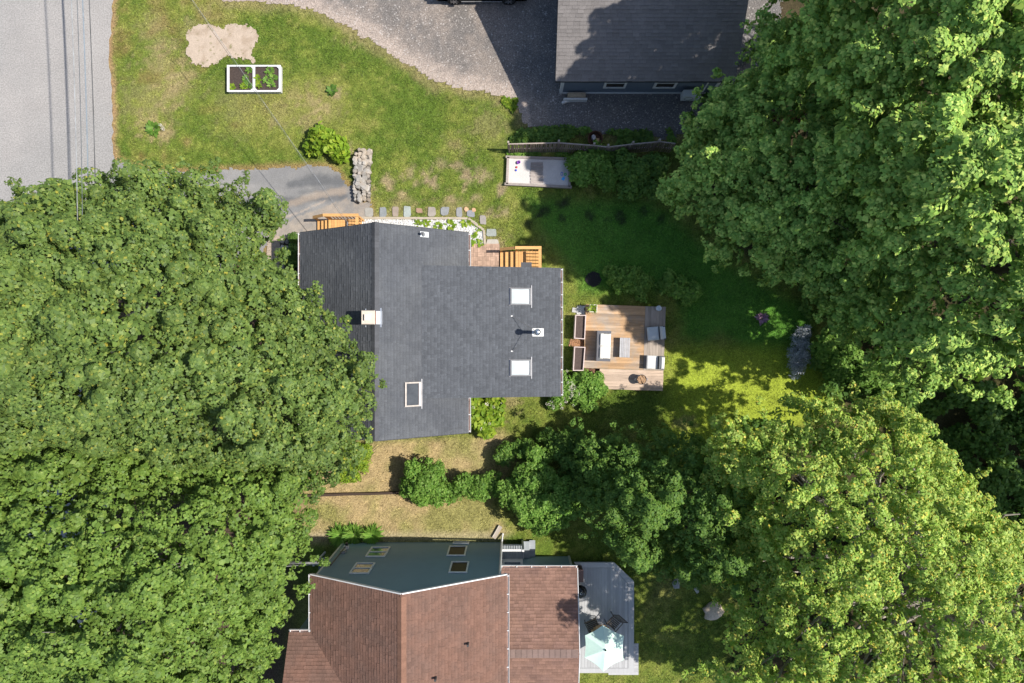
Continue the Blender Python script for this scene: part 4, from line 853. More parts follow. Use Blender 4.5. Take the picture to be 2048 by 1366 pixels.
for s in (-1, 1):
    cushion(so, -.20, .34, min(0, s * .61) + .004, max(0, s * .61) - .004, .30, .45, M_CUSH, "seat_cushion"); cushion(so, -.225, -.06, min(0, s * .63) + .006, max(0, s * .63) - .006, .42, .76, M_CUSH, "back_cushion")
for sx in (-.3, .3):
    for sy in (-.68, .68): MB().box(sx - .03, sx + .03, sy - .03, sy + .03, 0, .08).build("leg", M_WICK, so, local=True)
x, y, z = on_deck(1247.5, 695); ct = thing("coffee_table", "low grey slatted coffee table between the sofa and armchairs", "table", (x, y, .3), DR)
for i in range(6): MB().box(-.25 + i * .084, -.25 + i * .084 + .074, -.48, .48, .33, .355).build("slat", mat("grey_slat", (.40, .39, .40), var=.12, orand=.1), ct, local=True)
MB().box(-.24, .24, -.47, -.43, .27, .33).box(-.24, .24, .43, .47, .27, .33).build("apron", M_WICK, ct, local=True)
for sx in (-.21, .21):
    for sy in (-.42, .42): MB().box(sx - .03, sx + .03, sy - .03, sy + .03, 0, .27).build("leg", M_WICK, ct, local=True)
def armchair(px, py, rz, m, label):
    x, y, z = on_deck(px, py); t = thing("armchair", label, "armchair", (x, y, .3), rz, "cushioned deck armchairs")
    MB().box(-.34, .30, -.32, .32, .10, .26).build("base", M_WICK, t, local=True); MB().box(.30, .40, -.33, .33, .08, .66).build("backrest", M_WICK, t, local=True)
    cushion(t, -.42, .14, -.33, .33, .26, .41, m, "seat_cushion"); cushion(t, .17, .36, -.32, .32, .36, .72, m, "back_cushion", tilt=.05)
    for sx in (-.3, .33):
        for sy in (-.28, .28): MB().box(sx - .025, sx + .025, sy - .025, sy + .025, 0, .10).build("leg", M_WICK, t, local=True)
armchair(1309, 667, R(5), M_CUSHG, "armless armchair with pale grey cushions in the deck's shaded corner"); armchair(1307, 724.5, R(-3), M_CUSH, "armless armchair with cream cushions in the sun by the log bucket")
x, y, z = on_deck(1280, 758); bk = thing("log_bucket", "round dark metal tub of split logs on the deck", "log tub", (x, y, .3))
MB().lathe([(.19, 0), (.20, .02), (.235, .42), (.25, .43), (.235, .44), (.22, .40), (.18, .05), (.0, .05)], (x, y, .3), 24).build("tub", mat("tub_zinc", (.20, .20, .22), rough=.45, metal=.5), bk)
for i in range(9):
    a = .5 + rnd.uniform(-.25, .25); o_ = -.17 + i * .042; L = math.sqrt(max(.01, .21 ** 2 - o_ ** 2))
    MB().beam((x + o_ * math.cos(a) - L * math.sin(a), y + o_ * math.sin(a) + L * math.cos(a), .72 + rnd.uniform(-.02, .04)), (x + o_ * math.cos(a) + L * math.sin(a), y + o_ * math.sin(a) - L * math.cos(a), .72 + rnd.uniform(-.02, .04)), .05, .06).build("log", mat("split_log", (.34, .21, .12), var=.3, orand=.35, scale=8.), bk)
for s in (-1, 1): MB().tube([(x + s * .24, y - .05, .62), (x + s * .31, y - .04, .64), (x + s * .31, y + .04, .64), (x + s * .24, y + .05, .62)], .012, 6).build("handle", M_STEEL, bk)
x, y, z = on_deck(1315.7, 617); solo(MB().lathe([(.085, 0), (.12, .03), (.125, .20), (.14, .22), (.12, .235), (.06, .26), (.02, .265), (.0, .28)], (x, y, .3), 20), "lidded_pot", mat("pot_white", (.50, .55, .60), rough=.4, var=.04), "pale blue lidded pot in the deck's far corner", "pot", (x, y, .3), smooth=True)
x, y, z = on_deck(1185, 617.5); pt = thing("square_planter", "cream square planter with a spiky green plant at the deck's corner", "planter", (x, y, .3), R(-2))
for (a, b, c, d) in ((-.19, .19, .15, .19), (-.19, .19, -.19, -.15), (-.19, -.15, -.149, .149), (.15, .19, -.149, .149)): MB().box(a, b, c, d, 0, .40).build("side", mat("planter_cream", (.62, .58, .48), var=.08), pt, local=True)
MB().box(-.15, .15, -.15, .15, .02, .34).build("soil", M_SOIL, pt, local=True)
def trough(pts, label):
    c = A([at(*p, .6)[:2] for p in pts]).mean(0); t = thing("trough_planter", label, "planter", (c[0], c[1], 0), group="tall trough planters beside the deck")
    w = [A(at(*p, .6)[:2]) for p in pts]; ins = [c + (p - c) * A([.84, .93]) for p in w]
    for i in range(4):
        a, b, d, e = w[i], w[(i + 1) % 4], ins[(i + 1) % 4], ins[i]; MB().prism([tuple(a), tuple(b), tuple(d), tuple(e)], 0, .60).build("side", mat("trough_pinkish", (.58, .47, .45), var=.1, rough=.6), t)
    MB().prism([tuple(c + (p - c) * A([.835, .925])) for p in w], .02, .48).build("soil", mat("trough_soil", (.085, .062, .055), rough=.95, var=.25, scale=18., fine=.35, finescale=50.), t)
trough([(1151, 629.5), (1172.5, 630), (1170, 678.6), (1148.5, 677)], "tall soil-filled trough planter by the pale stones"); trough([(1148.8, 693), (1171, 694), (1167, 741.5), (1145.9, 741.5)], "tall soil-filled trough planter next to the leafy shrub")
pebbles("pale_stones", [(1155, 612), (1172, 612), (1172, 629), (1154, 628)], 160, .05, MATS["white_pebble"], "pale stones between the trough and square planter", .03, 8)
x, y, _ = at(1149, 620); solo(MB().prism([(x - .13, y - .11), (x + .1, y - .13), (x + .13, y + .1), (x - .1, y + .12)], -.02, .03), "paving_stone", mat("grey_flag", (.42, .41, .40), var=.1), "small grey paving stone near the planter corner", "stone", (x, y, 0))
pebbles("wood_chips", [(1140, 679), (1170, 679), (1170, 692), (1138, 692)], 260, .05, mat("chip", (.36, .20, .11), var=.5, scale=14.), "wood chips between the two trough planters", .02, 9)
pebbles("wood_chips", [(1168, 737), (1203, 739), (1203, 752), (1168, 748)], 260, .05, mat("chip_dark", (.20, .11, .07), var=.5, scale=14.), "wood chips beside the deck step", .02, 10)
lb = thing("plant_tray", "dark tray of leaves next to the square planter", "tray", at(1174, 619)); x, y, _ = at(1174, 619)
MB().rock(x, y, 0, .16, .2, .22).build("bag", mat("dark_bag", (.02, .02, .022), rough=.5), lb); MB().beam((x - .05, y - .1, .25), (x + .12, y + .05, .25), .04, .02).build("stick", M_WHITE, lb)

# ------------------------------------------------------------------ composite deck of the sage house
cd = thing("composite_deck", "grey composite deck with clipped corner behind the brown-roofed house", "deck", at(1212, 1236))
M_COMP2 = mat("composite_pale", (.40, .395, .40), rough=.75, var=.08, scale=3., orand=.10, stretch=(6, .6, 1)); zd = .5
dpoly = [xy(a, b, zd) for a, b in ((1158, 1136), (1226, 1136), (1256, 1168), (1256, 1336), (1158, 1336))]
xa, xb = dpoly[0][0], dpoly[2][0]; yt, yc, yb_ = dpoly[0][1], dpoly[2][1], dpoly[3][1]; xc = dpoly[1][0]; x = xa
while x < xb - .01:
    x2 = min(x + .14, xb); top = yt if x2 <= xc else yt - (x2 - xc) * (yt - yc) / (xb - xc); top0 = yt if x <= xc else yt - (x - xc) * (yt - yc) / (xb - xc)
    MB().prism([(x + .003, yb_), (x2 - .003, yb_), (x2 - .003, top), (x + .003, top0)], zd - .03, zd).build("deck_board", M_COMP2, cd); x += .14
ob = [xy(a, b, zd) for a, b in ((1148, 1125), (1228, 1125), (1268, 1163), (1268, 1346), (1148, 1346))]; ib = [(xa, yt + .012), (xc + .005, yt + .012), (xb + .012, yc + .005), (xb + .012, yb_ - .012), (xa, yb_ - .012)]
for i in range(4): MB().prism([ob[i], ob[i + 1], ib[i + 1], ib[i]], zd - .12, zd + .002).build("border_board", M_COMP2, cd)
stp = [xy(a, b, .28) for a, b in ((1217, 1287), (1277, 1287), (1277, 1350), (1217, 1350))]
for i in range(10):
    a, b = stp[0], stp[2]; y0_ = a[1] + (b[1] - a[1]) * i / 10; y1_ = a[1] + (b[1] - a[1]) * (i + 1) / 10; MB().box(a[0], b[0], min(y0_, y1_) + .003, max(y0_, y1_) - .003, .24, .28).build("step_board", M_COMP2, cd)
MB().box(ob[0][0] + .05, ob[2][0] - .1, ob[3][1] + .05, ob[0][1] - 1.2, 0, zd - .04).build("skirt", mat("skirt_grey", (.2, .2, .2)), cd)
# umbrella
zc_, ze_ = 2.65, 2.2; ux, uy = xy(1211, 1300, zc_)
um_ = thing("patio_umbrella", "pale mint hexagonal patio umbrella over the composite deck", "umbrella", (ux, uy, zd))
rim = [A((*xy(a, b, ze_), ze_)) for a, b in ((1170, 1271), (1206, 1250), (1248, 1272), (1247, 1320), (1207, 1343), (1169, 1315))]; apex = A([ux, uy, zc_]); M_UMB = mat("mint_canvas", (.60, .77, .68), rough=.85, var=.03, scale=2.)
for i in range(6):
    a, b = rim[i], rim[(i + 1) % 6]; n = 6; mb = MB(); G = {}
    for r_ in range(n + 1):
        for s in range(r_ + 1):
            t = s / r_ if r_ else 0; p = apex + (a + (b - a) * t - apex) * (r_ / n); sag = math.sin(math.pi * t); p = p + (apex - p) * (.055 * sag * (r_ / n) ** 3) - A([0, 0, .05 * sag * r_ / n]); G[r_, s] = len(mb.v); mb.v.append(tuple(p))
    mb.f = [(G[r_, s], G[r_ + 1, s], G[r_ + 1, s + 1]) for r_ in range(n) for s in range(r_ + 1)] + [(G[r_, s], G[r_ + 1, s + 1], G[r_, s + 1]) for r_ in range(n) for s in range(r_)]
    mb.build("canopy_panel", M_UMB, um_); MB().tube([apex - A([0, 0, .05]), a - A([0, 0, .03])], .01, 5).build("rib", M_STEEL, um_)
MB().lathe([(.045, zc_), (.05, zc_ + .03), (.03, zc_ + .06), (.0, zc_ + .08)], (ux, uy, 0), 12).build("finial", mat("finial_black", (.02, .02, .02), rough=.4), um_)
MB().tube([(ux, uy, zd), (ux, uy, zc_)], .022, 10).build("pole", M_STEEL, um_); MB().lathe([(.25, zd), (.25, zd + .05), (.06, zd + .09), (.05, zd + .25)], (ux, uy, 0), 16).build("base", mat("umb_base", (.05, .05, .05)), um_)
ptb = thing("patio_table", "round brown table beneath the mint umbrella", "table", (ux, uy, zd))
tmp = MB()
for i in range(9):
    o_ = -.44 + i * .11; L = math.sqrt(max(.02, .52 ** 2 - o_ ** 2)); MB().box(ux + o_ - .05, ux + o_ + .05, uy - L + .05, uy + L + .05, zd + .70, zd + .725).build("slat", mat("table_wood", (.42, .25, .13), var=.2, orand=.15), ptb)
for i in range(4): a = i * math.pi / 2 + .8; MB().tube([(ux + .15 * math.cos(a), uy + .15 * math.sin(a), zd + .7), (ux + .38 * math.cos(a), uy + .38 * math.sin(a), zd)], .022, 6).build("leg", mat("table_leg", (.1, .07, .05)), ptb)
def slat_chair(px, py, rz, label):
    x, y, z = at(px, py, 1.0); t = thing("slatted_chair", label, "chair", (x, y, zd), rz, "slatted chairs around the umbrella table"); m = mat("dark_teak", (.085, .068, .056), rough=.6, var=.3, orand=.2, scale=12.)
    for i in range(6): MB().box(-.26, .26, -.24 + i * .085, -.24 + i * .085 + .06, .42, .445).build("seat_slat", m, t, local=True)
    for i in range(6): z0 = .50 + i * .085; MB().add([(-.26, .27 + i * .045, z0), (.26, .27 + i * .045, z0), (.26, .30 + i * .045, z0 + .05), (-.26, .30 + i * .045, z0 + .05)], [(0, 1, 2, 3)]).build("back_slat", m, t, local=True)
    for s in (-1, 1):
        MB().tube([(s * .28, -.26, 0), (s * .28, -.26, .64), (s * .28, .30, .66)], .022, 6).build("arm", m, t, local=True); MB().tube([(s * .28, .22, 0), (s * .28, .25, .45), (s * .28, .55, 1.05)], .022, 6).build("leg", m, t, local=True)
    MB().box(-.27, .27, -.27, -.23, .36, .42).build("apron", m, t, local=True); MB().tube([(-.28, .55, 1.05), (.28, .55, 1.05)], .022, 6).build("top_rail", m, t, local=True)
slat_chair(1228, 1246, R(-40), "dark slatted chair turned away on the umbrella's outer side"); slat_chair(1186, 1253, R(24), "dark slatted chair between the umbrella and the brown roof")
x, y, _ = at(1161, 1182, .9); gl = thing("kettle_grill", "black covered kettle grill at the edge of the brown roof", "grill", (x, y, zd))
MB().lathe([(.06, .50), (.24, .62), (.30, .78), (.305, .82), (.28, .95), (.18, 1.05), (.05, 1.09), (.0, 1.09)], (x, y, zd - .35), 20).build("kettle", mat("grill_black", (.012, .012, .014), rough=.25, spec=.5), gl, smooth=True)
for i in range(3): a = i * 2.09; MB().tube([(x + .15 * math.cos(a), y + .15 * math.sin(a), zd + .2), (x + .30 * math.cos(a), y + .30 * math.sin(a), zd)], .015, 6).build("leg", M_STEEL, gl)
MB().torus((x, y, zd + .76), .05, .012, 12, 5).build("handle", M_STEEL, gl)
x, y, _ = at(1161, 1148, 1.); cb = thing("storage_cabinet", "reddish brown storage cabinet on the composite deck by the wall", "cabinet", (x, y, zd))
MB().box(x - .16, x + .1, y - .3, y + .26, zd, zd + .7).build("body", mat("cab_brown", (.12, .07, .06), var=.2), cb); MB().box(x - .18, x + .12, y - .32, y + .28, zd + .7, zd + .73).build("top", mat("cab_top", (.16, .10, .09)), cb)

# ------------------------------------------------------------------ timber retaining edge, loose stones, car, wires
te = thing("retaining_timber", "long dark retaining timber across the dry grass between the houses", "timber", at(700, 988))
pts = [(596, 992), (640, 990), (690, 988), (740, 987), (800, 985), (850, 985)]
for i in range(len(pts) - 1): MB().beam(at(*pts[i], .07), at(*pts[i + 1], .07), .12, .2).build("timber", mat("dark_timber", (.055, .036, .026), var=.3, scale=5., stretch=(1, 6, 6)), te)
for k, (a, b, r_, c, lab) in enumerate(((1352, 1167, .24, (.30, .29, .30), "square grey stone block on the sunny grass by the trees"), (1393, 1180, .14, (.45, .44, .43), "small pale stone lying beside the trees' shade"))):
    x, y, _ = at(a, b); solo(MB().rock(x, y, -.02, r_, r_ * 1.2, r_ * .9, .5, 5), "field_stone", mat("field_stone_%d" % k, c, var=.2), lab, "stone", (x, y, 0))
def car():
    t = thing("parked_car", "dark car at the top edge, its lower side and wheels showing", "car", (-1.5, 17.7, 0)); M_CAR = mat("car_black", (.012, .012, .014), rough=.2, spec=.6, var=0.)
    prof = [(-2.2, .35), (-2.25, .62), (-2.1, .86), (-1.25, .98), (-.55, 1.44), (.95, 1.46), (1.75, 1.05), (2.2, .95), (2.28, .55), (2.2, .35)]; mb = MB(); ys = ((-.86, .93), (-.92, 1.), (.92, 1.), (.86, .93)); n = len(prof)
    for y, k in ys: mb.v += [(x * (k if abs(x) > 1.9 else 1), y * (1 - .22 * max(0, (z - .95) / .5)), z) for x, z in prof]
    for l in range(3): mb.f += [(l * n + i, l * n + (i + 1) % n, (l + 1) * n + (i + 1) % n, (l + 1) * n + i) for i in range(n)]
    mb.f += [tuple(range(n))[::-1], tuple(range(3 * n, 4 * n))]; mb.build("body", M_CAR, t, local=True)
    for s in (-1, 1):
        MB().box(-1.0, 1.0, min(s * .925, s * .95), max(s * .925, s * .95), .30, .36).build("sill", mat("sill_chrome", (.45, .45, .46), rough=.3, metal=.6), t, local=True)
        MB().add([(-1.0, s * .9, 1.0), (1.5, s * .9, 1.02), (.85, s * .735, 1.40), (-.5, s * .735, 1.38)], [(0, 1, 2, 3)]).build("side_window", M_GLASS, t, local=True)
        MB().box(-.85, -.65, min(s * .93, s * 1.06), max(s * .93, s * 1.06), .98, 1.1).build("mirror", M_CAR, t, local=True)
        for x in (-1.35, 1.35):
            w = MB(); 
            for i in range(24): pass
            ring = lambda r_, y: [(x + r_ * math.cos(a), y, .33 + r_ * math.sin(a)) for a in [2 * math.pi * i / 24 for i in range(24)]]
            y0_, y1_ = s * .74, s * .95; w.v = ring(.33, y0_) + ring(.33, y1_) + ring(.22, y1_) + ring(.22, y0_)
            w.f = [(l * 24 + i, l * 24 + (i + 1) % 24, ((l + 1) % 4) * 24 + (i + 1) % 24, ((l + 1) % 4) * 24 + i) for l in range(4) for i in range(24)]
            wo = w.build("wheel", mat("tyre", (.02, .02, .02), rough=.8), t, local=True); rm = MB()
            for i in range(7): a = i * 2 * math.pi / 7; rm.beam((x, s * .93, .33), (x + .21 * math.cos(a), s * .945, .33 + .21 * math.sin(a)), .05, .03, up=(0, 1, 0))
            rm.build("rim", M_STEEL, wo, local=True)
    for s in (-1, 1): MB().box(-2.27, -2.18, s * .6 - .18, s * .6 + .18, .66, .80).build("headlight", M_WHITE, t, local=True); MB().box(2.18, 2.29, s * .65 - .16, s * .65 + .16, .74, .90).build("tail_light", mat("tail_red", (.3, .01, .01)), t, local=True)
car()
M_WIRE = mat("power_line", (.16, .17, .18), rough=.4, metal=.4, var=.4, scale=3.)
def wire(name, label, a, b, r_, sag=.25, m=M_WIRE, group=None, n=24, cat="wire"):
    a, b = A(a), A(b); pts = [a + (b - a) * i / n - A([0, 0, 4 * sag * (i / n) * (1 - i / n)]) for i in range(n + 1)]
    return solo(MB().tube(pts, r_, 6), name, m, label, cat, tuple(a), group)
def road_wire(p0, p1, z, r_, label, m=M_WIRE):
    a, b = A(at(*p0, z)), A(at(*p1, z)); d = (b - a); wire("power_line", label, a - d * .9, b + d * .5, r_, .15, m, "power lines over the road")
road_wire((138, 0), (150, 350), 9.6, .016, "thin pale power line, leftmost of those over the road", mat("line_pale", (.42, .42, .42), rough=.35, metal=.5, var=.6, scale=2.))
road_wire((149, 0), (160, 350), 10.6, .013, "faint thin power line, second from the left over the road")
road_wire((161, 0), (173, 350), 6.7, .026, "thick grey cable, third from the left over the road", mat("cable_grey", (.20, .23, .26), rough=.5, var=.2))
road_wire((174, 0), (187, 350), 7.9, .020, "dark power line nearest the lawn over the road", mat("line_dark", (.09, .09, .09), rough=.5, var=.5, scale=2.))
e1 = at(697, 447, 3.68); s1 = at(393, 7, 4.4); s0 = A(s1) + (A(s1) - A(e1)) * .9 + A([0, 0, 1.2])
wire("service_cable", "twisted pale service cable running over the lawn to the grey-roofed house", s0, e1, .008, .0, mat("triplex", (.40, .41, .42), rough=.35, metal=.5, var=.75, scale=2.5))
wire("service_cable", "darker thin cable alongside the pale service cable over the lawn", A(s0) + A([-.12, 0, -.1]), A(e1) + A([-.1, .02, -.08]), .007, .05)
for k, (dy, lab) in enumerate(((0, "topmost of three thin service wires at the sage house"), (.35, "middle of three thin service wires at the sage house"), (.8, "lowest and palest of three service wires at the sage house"))):
    wire("service_wire", lab, (-16, -9.2 - dy * .9, 5.6), (-8.0, -9.70 - .05 * k, 4.05 - .12 * k), .011 + .003 * k, .1, MATS["line_pale"], "service wires of the sage house", 12)
rd = thing("red_garden_cart", "dark red cart half hidden in the gap between the maples", "cart", at(1562, 256))
x, y, _ = at(1562, 256); MB().add([(x - .5, y - .3, .35), (x + .5, y - .3, .35), (x + .5, y + .3, .35), (x - .5, y + .3, .35), (x - .65, y - .42, .7), (x + .65, y - .42, .7), (x + .65, y + .42, .7), (x - .65, y + .42, .7)], [(0, 1, 2, 3), (0, 4, 5, 1), (1, 5, 6, 2), (2, 6, 7, 3), (3, 7, 4, 0)]).build("tray", mat("cart_red", (.045, .004, .006), rough=.6), rd)
for s in (-1, 1):
    MB().tube([(x - .4, y + s * .36, .0), (x - .3, y + s * .36, .36)], .03, 6).build("leg", M_STEEL, rd); MB().tube([(x - .6, y + s * .3, .5), (x - 1.2, y + s * .28, .75)], .02, 6).build("handle", mat("cart_wood", (.10, .07, .045)), rd)
MB().lathe([(.10, -.05), (.2, -.05), (.2, .05), (.10, .05)], (x + .5, y, .2), 14).build("wheel", mat("tyre", (.02, .02, .02)), rd)
# stone-edged bed on the street side of the house
bedt = thing("stone_planter", "stone-edged planting bed in the shade beside the house", "garden bed", at(580, 510)); g = random.Random(77)
MB().prism([xy(561, 478), xy(600, 478), xy(600, 600), xy(561, 600)], -.03, .06).build("soil", mat("bed_soil", (.03, .024, .02), var=.4, scale=8.), bedt)
for i in range(9):
    x, y, _ = at(565 + g.uniform(-1, 1), 482 + i * 13); MB().rock(x, y, -.02, .14, .17, .16, g.uniform(-.2, .2), 6, g).build("stone", M_ROCK, bedt)
    x, y, _ = at(575 + g.uniform(-1, 1), 484 + i * 13); MB().rock(x, y, -.02, .12, .15, .12, g.uniform(-.2, .2), 6, g).build("stone", M_ROCK, bedt)

# ------------------------------------------------------------------ foliage
M_BARK = mat("bark", (.085, .07, .058), rough=.95, var=.35, scale=4., stretch=(3, 3, .8), bump=.6, bscale=12.)
M_BARKP = mat("bark_pale", (.33, .29, .25), rough=.9, var=.3, scale=4.)
LM = {
    'lmaple': leafmat("leaf_left_maple", [(0, (.080, .138, .032)), (.45, (.128, .200, .044)), (.85, (.175, .250, .055)), (.97, (.24, .30, .06)), (1, (.40, .36, .05))], trans=.32, spec=.3),
    'lmaple2': leafmat("leaf_left_pale", [(0, (.096, .172, .030)), (.5, (.152, .250, .042)), (.95, (.210, .308, .056)), (1, (.30, .38, .07))], trans=.34, spec=.3),
    'rmaple': leafmat("leaf_right_maple", [(0, (.140, .270, .050)), (.5, (.265, .425, .080)), (.9, (.465, .600, .130)), (1, (.64, .69, .16))], trans=.17, spec=.16, rough=.5),
    'yellow': leafmat("leaf_yellow_oak", [(0, (.215, .385, .045)), (.5, (.380, .530, .098)), (.86, (.510, .610, .130)), (.95, (.72, .68, .12)), (1, (.78, .58, .09))], trans=.36, spec=.32),
    'dark': leafmat("leaf_dark", [(0, (.072, .155, .028)), (.6, (.120, .225, .038)), (1, (.18, .28, .05))], trans=.32),
    'bright': leafmat("leaf_bright", [(0, (.15, .26, .022)), (.6, (.250, .380, .032)), (1, (.38, .46, .05))], trans=.40),
    'hedge': leafmat("leaf_hedge", [(0, (.095, .205, .030)), (.6, (.165, .310, .048)), (1, (.26, .40, .08))], trans=.36),
    'grey': leafmat("leaf_silver", [(0, (.26, .30, .31)), (.6, (.40, .43, .47)), (1, (.56, .56, .64))], trans=.15),
    'pink': leafmat("petal_pink", [(0, (.30, .14, .25)), (1, (.50, .30, .42))], trans=.2),
    'white': leafmat("petal_white", [(0, (.58, .52, .46)), (1, (.74, .68, .60))], trans=.2),
}
SUNV = A([math.cos(R(SUN_EL)) * math.cos(R(SUN_AZ)), math.cos(R(SUN_EL)) * math.sin(R(SUN_AZ)), math.sin(R(SUN_EL))])   # leaves turn to the light
def foliage(parent, C, rad, per, k, L, shape, m, g, name="crown", tilt=.16, zmin=-.25, squash=.8, inner=.55, jit=.16, up=.35, droop=.25, kind="stuff", sunlean=.38):
    P, N = on_blobs(C, rad, per, g, zmin, squash, inner); N = unit(N + A([0, 0, up]) + SUNV * sunlean)
    p, d, n, l = rosettes(P, N, k, L, tilt, g, jit)
    V, s = leaf_verts(p, d, n, l, shape, droop)
    o = np_mesh(name, V, s, m, parent, origin=ORG[parent.name]); o["kind"] = kind; return o
def limbs(parent, base, top, tips, r0, g, m=M_BARK, name="trunk"):
    mb = MB(); base, top = A(base, float), A(top, float); n = 7
    pts = [base + (top - base) * i / n + A([g.normal(0, .06), g.normal(0, .06), 0]) * (i > 0) for i in range(n + 1)]
    mb.tube([pts[0] - A([0, 0, .15])] + pts, [r0 * 1.35] + [r0 * (1.15 - .75 * i / n) for i in range(n + 1)], 9)
    for t in tips:
        t = A(t, float); f = g.uniform(.35, .95); s = base + (top - base) * f; mid = s + (t - s) * .5 + A([0, 0, -.12 * np.linalg.norm(t - s)]) + g.normal(0, .15, 3)
        rs = r0 * .42 * (1.1 - .6 * f); q = [s, s + (mid - s) * .5 + g.normal(0, .05, 3), mid, mid + (t - mid) * .5 + g.normal(0, .08, 3), t]
        mb.tube(q, [rs, rs * .8, rs * .6, rs * .38, rs * .15], 6, False)
        for _ in range(2):
            u = mid + (t - mid) * g.uniform(0, .7); w = u + (t - mid) * .35 + g.normal(0, .5, 3); mb.tube([u, (u + w) / 2 + g.normal(0, .06, 3), w], [rs * .3, rs * .2, rs * .08], 5, False)
    return mb.build(name, m, parent)
def tree(name, label, poly, ze, zt, base, lm, seed, D=4., spacing=.62, br=(.42, .7), lobeR=2.2, lobeA=1.1, per=13, k=7, L=.19, shape='tri', group=None, holes=(), r0=.3, gap=.30, skirt=1.3, inner=.74, zfun=None, bark=M_BARK, squash=.8, jit=.18, zmin=-.25, zj=.16, tipd=.3, pw=1.1, sprig=.8, under_p=1., hole=0., sunlean=.38, tips=0., ufill=8, inset=.22):
    """a broadleaf tree: the crown outline is given as photo points at the height of its lowest boughs"""
    g = np.random.default_rng(seed); w = A(wpoly(poly, ze)); lo, hi = w.min(0), w.max(0)
    gx, gy = np.meshgrid(np.arange(lo[0], hi[0], spacing), np.arange(lo[1], hi[1], spacing * .87)); gx = gx + (np.arange(gx.shape[0]) % 2)[:, None] * spacing / 2
    P = np.c_[gx.ravel(), gy.ravel()] + g.normal(0, spacing * .22, (gx.size, 2)); P = P[inpoly(P, w)]; d = polydist(P, w) - inset; P = P[d > 0]; d = d[d > 0]
    nl = max(4, int(len(P) * spacing ** 2 / (lobeR ** 2 * 1.7))); lob = P[g.choice(len(P), nl, replace=False)]
    dl = np.sqrt(((P[:, None] - lob[None]) ** 2).sum(-1)); j = dl.argmin(1); dm = dl[np.arange(len(P)), j]; lh = g.uniform(.2, 1., nl)
    t = np.clip(d / D, 0, 1); z = ze + (zt - ze) * np.sqrt(1 - (1 - t) ** 2) ** pw
    z = z + lobeA * (np.sqrt(np.clip(1 - (dm / lobeR) ** 2, 0, 1)) - .5) * np.clip(d / 1.2, .3, 1) + lobeA * .7 * (lh[j] - .5) + g.normal(0, zj, len(P))
    if zfun is not None: z = zfun(P, z)
    keep = (vnoise(P[:, 0], P[:, 1], .75, seed + 9) > hole) | (d < .5)
    for hx, hy, hr, hz in holes: c = A(xy(hx, hy, hz)); keep &= np.hypot(*(P - c).T) > hr * (.8 + .4 * g.uniform(0, 1, len(P)))
    P, z, d = P[keep], z[keep], d[keep]; pit = vnoise(P[:, 0], P[:, 1], .9, seed) < gap * (.4 + vnoise(P[:, 0], P[:, 1], .25, seed + 5)); z = z - pit * g.uniform(.6, 1.6, len(P)) * np.clip(d, 0, 1)
    C = np.c_[P, z]; rad = g.uniform(br[0], br[1], len(C))
    if tips:                                              # leafy tops standing proud of the crown
        tq = g.uniform(0, 1, len(C)) < tips; T = C[tq] + np.c_[g.normal(0, .25, (tq.sum(), 2)), g.uniform(.35, 1.15, tq.sum())]; C = np.r_[C, T]; rad = np.r_[rad, g.uniform(.24, .42, len(T))]; d = np.r_[d, d[tq]]; P = C[:, :2]; z = C[:, 2]
    e = d < 1.4; low = C[e & (g.uniform(0, 1, len(C)) < .7)].copy(); low[:, 2] -= g.uniform(.5, skirt, len(low)); low[:, :2] += g.normal(0, .15, (len(low), 2))
    under = C[g.uniform(0, 1, len(C)) < under_p].copy(); under[:, 2] -= g.uniform(.8, 1.7, len(under)); under[:, :2] += g.normal(0, .2, (len(under), 2)); urad = g.uniform(br[0], br[1], len(under)) * 1.2
    sp = []                                               # leafy shoots reaching past the outline
    for i in range(len(w)):
        a, b = w[i - 1], w[i]; Ls = np.hypot(*(b - a)); nrm = A([(b - a)[1], -(b - a)[0]]) / (Ls + 1e-9); nrm = nrm if not inpoly((a + b)[None] / 2 + nrm * .05, w)[0] else -nrm
        for _ in range(int(Ls / sprig) + (g.random() < Ls / sprig % 1)):
            q = a + (b - a) * g.uniform(0, 1); dv = nrm + g.normal(0, .5, 2); n_ = g.integers(1, 4); z0 = ze + g.uniform(-.1, .8)
            for h in range(n_): sp.append((*(q + dv * (.05 + .24 * h) + g.normal(0, .07, 2)), z0 + g.normal(0, .08), g.uniform(.24, .4) * (1 - .16 * h)))
    sp = A(sp) if sp else np.zeros((0, 4)); n_low = len(low)
    edge = np.r_[d < 1.6, np.ones(len(low), bool)]; C = np.r_[C, low]; rad = np.r_[rad, g.uniform(br[0], br[1], n_low) * .9]
    b = A(at(*base, 0.)); tr = thing(name, label, "tree", tuple(b), group=group)
    foliage(tr, C[edge], rad[edge], per, k, L, shape, lm, g, inner=inner, squash=squash, jit=jit, zmin=zmin, sunlean=sunlean); foliage(tr, C[~edge], rad[~edge], per * .85, k, L, shape, lm, g, inner=inner, squash=squash, jit=jit, zmin=.02, sunlean=sunlean)
    if len(sp): foliage(tr, sp[:, :3], sp[:, 3], per * .3, k, L, shape, lm, g, 'shoot_foliage', inner=.05, jit=.45, tilt=.4)
    if len(under): foliage(tr, under, urad, ufill, 6, L * 1.55, shape, lm, g, 'inner_foliage', inner=.4, jit=.4)
    lt = [(*lob[i], z[np.argmin(((P - lob[i]) ** 2).sum(1))] - tipd) for i in range(nl)]
    limbs(tr, b, (b[0] + g.normal(0, .3), b[1] + g.normal(0, .3), ze + (zt - ze) * .45), lt, r0, g, bark)
    return tr
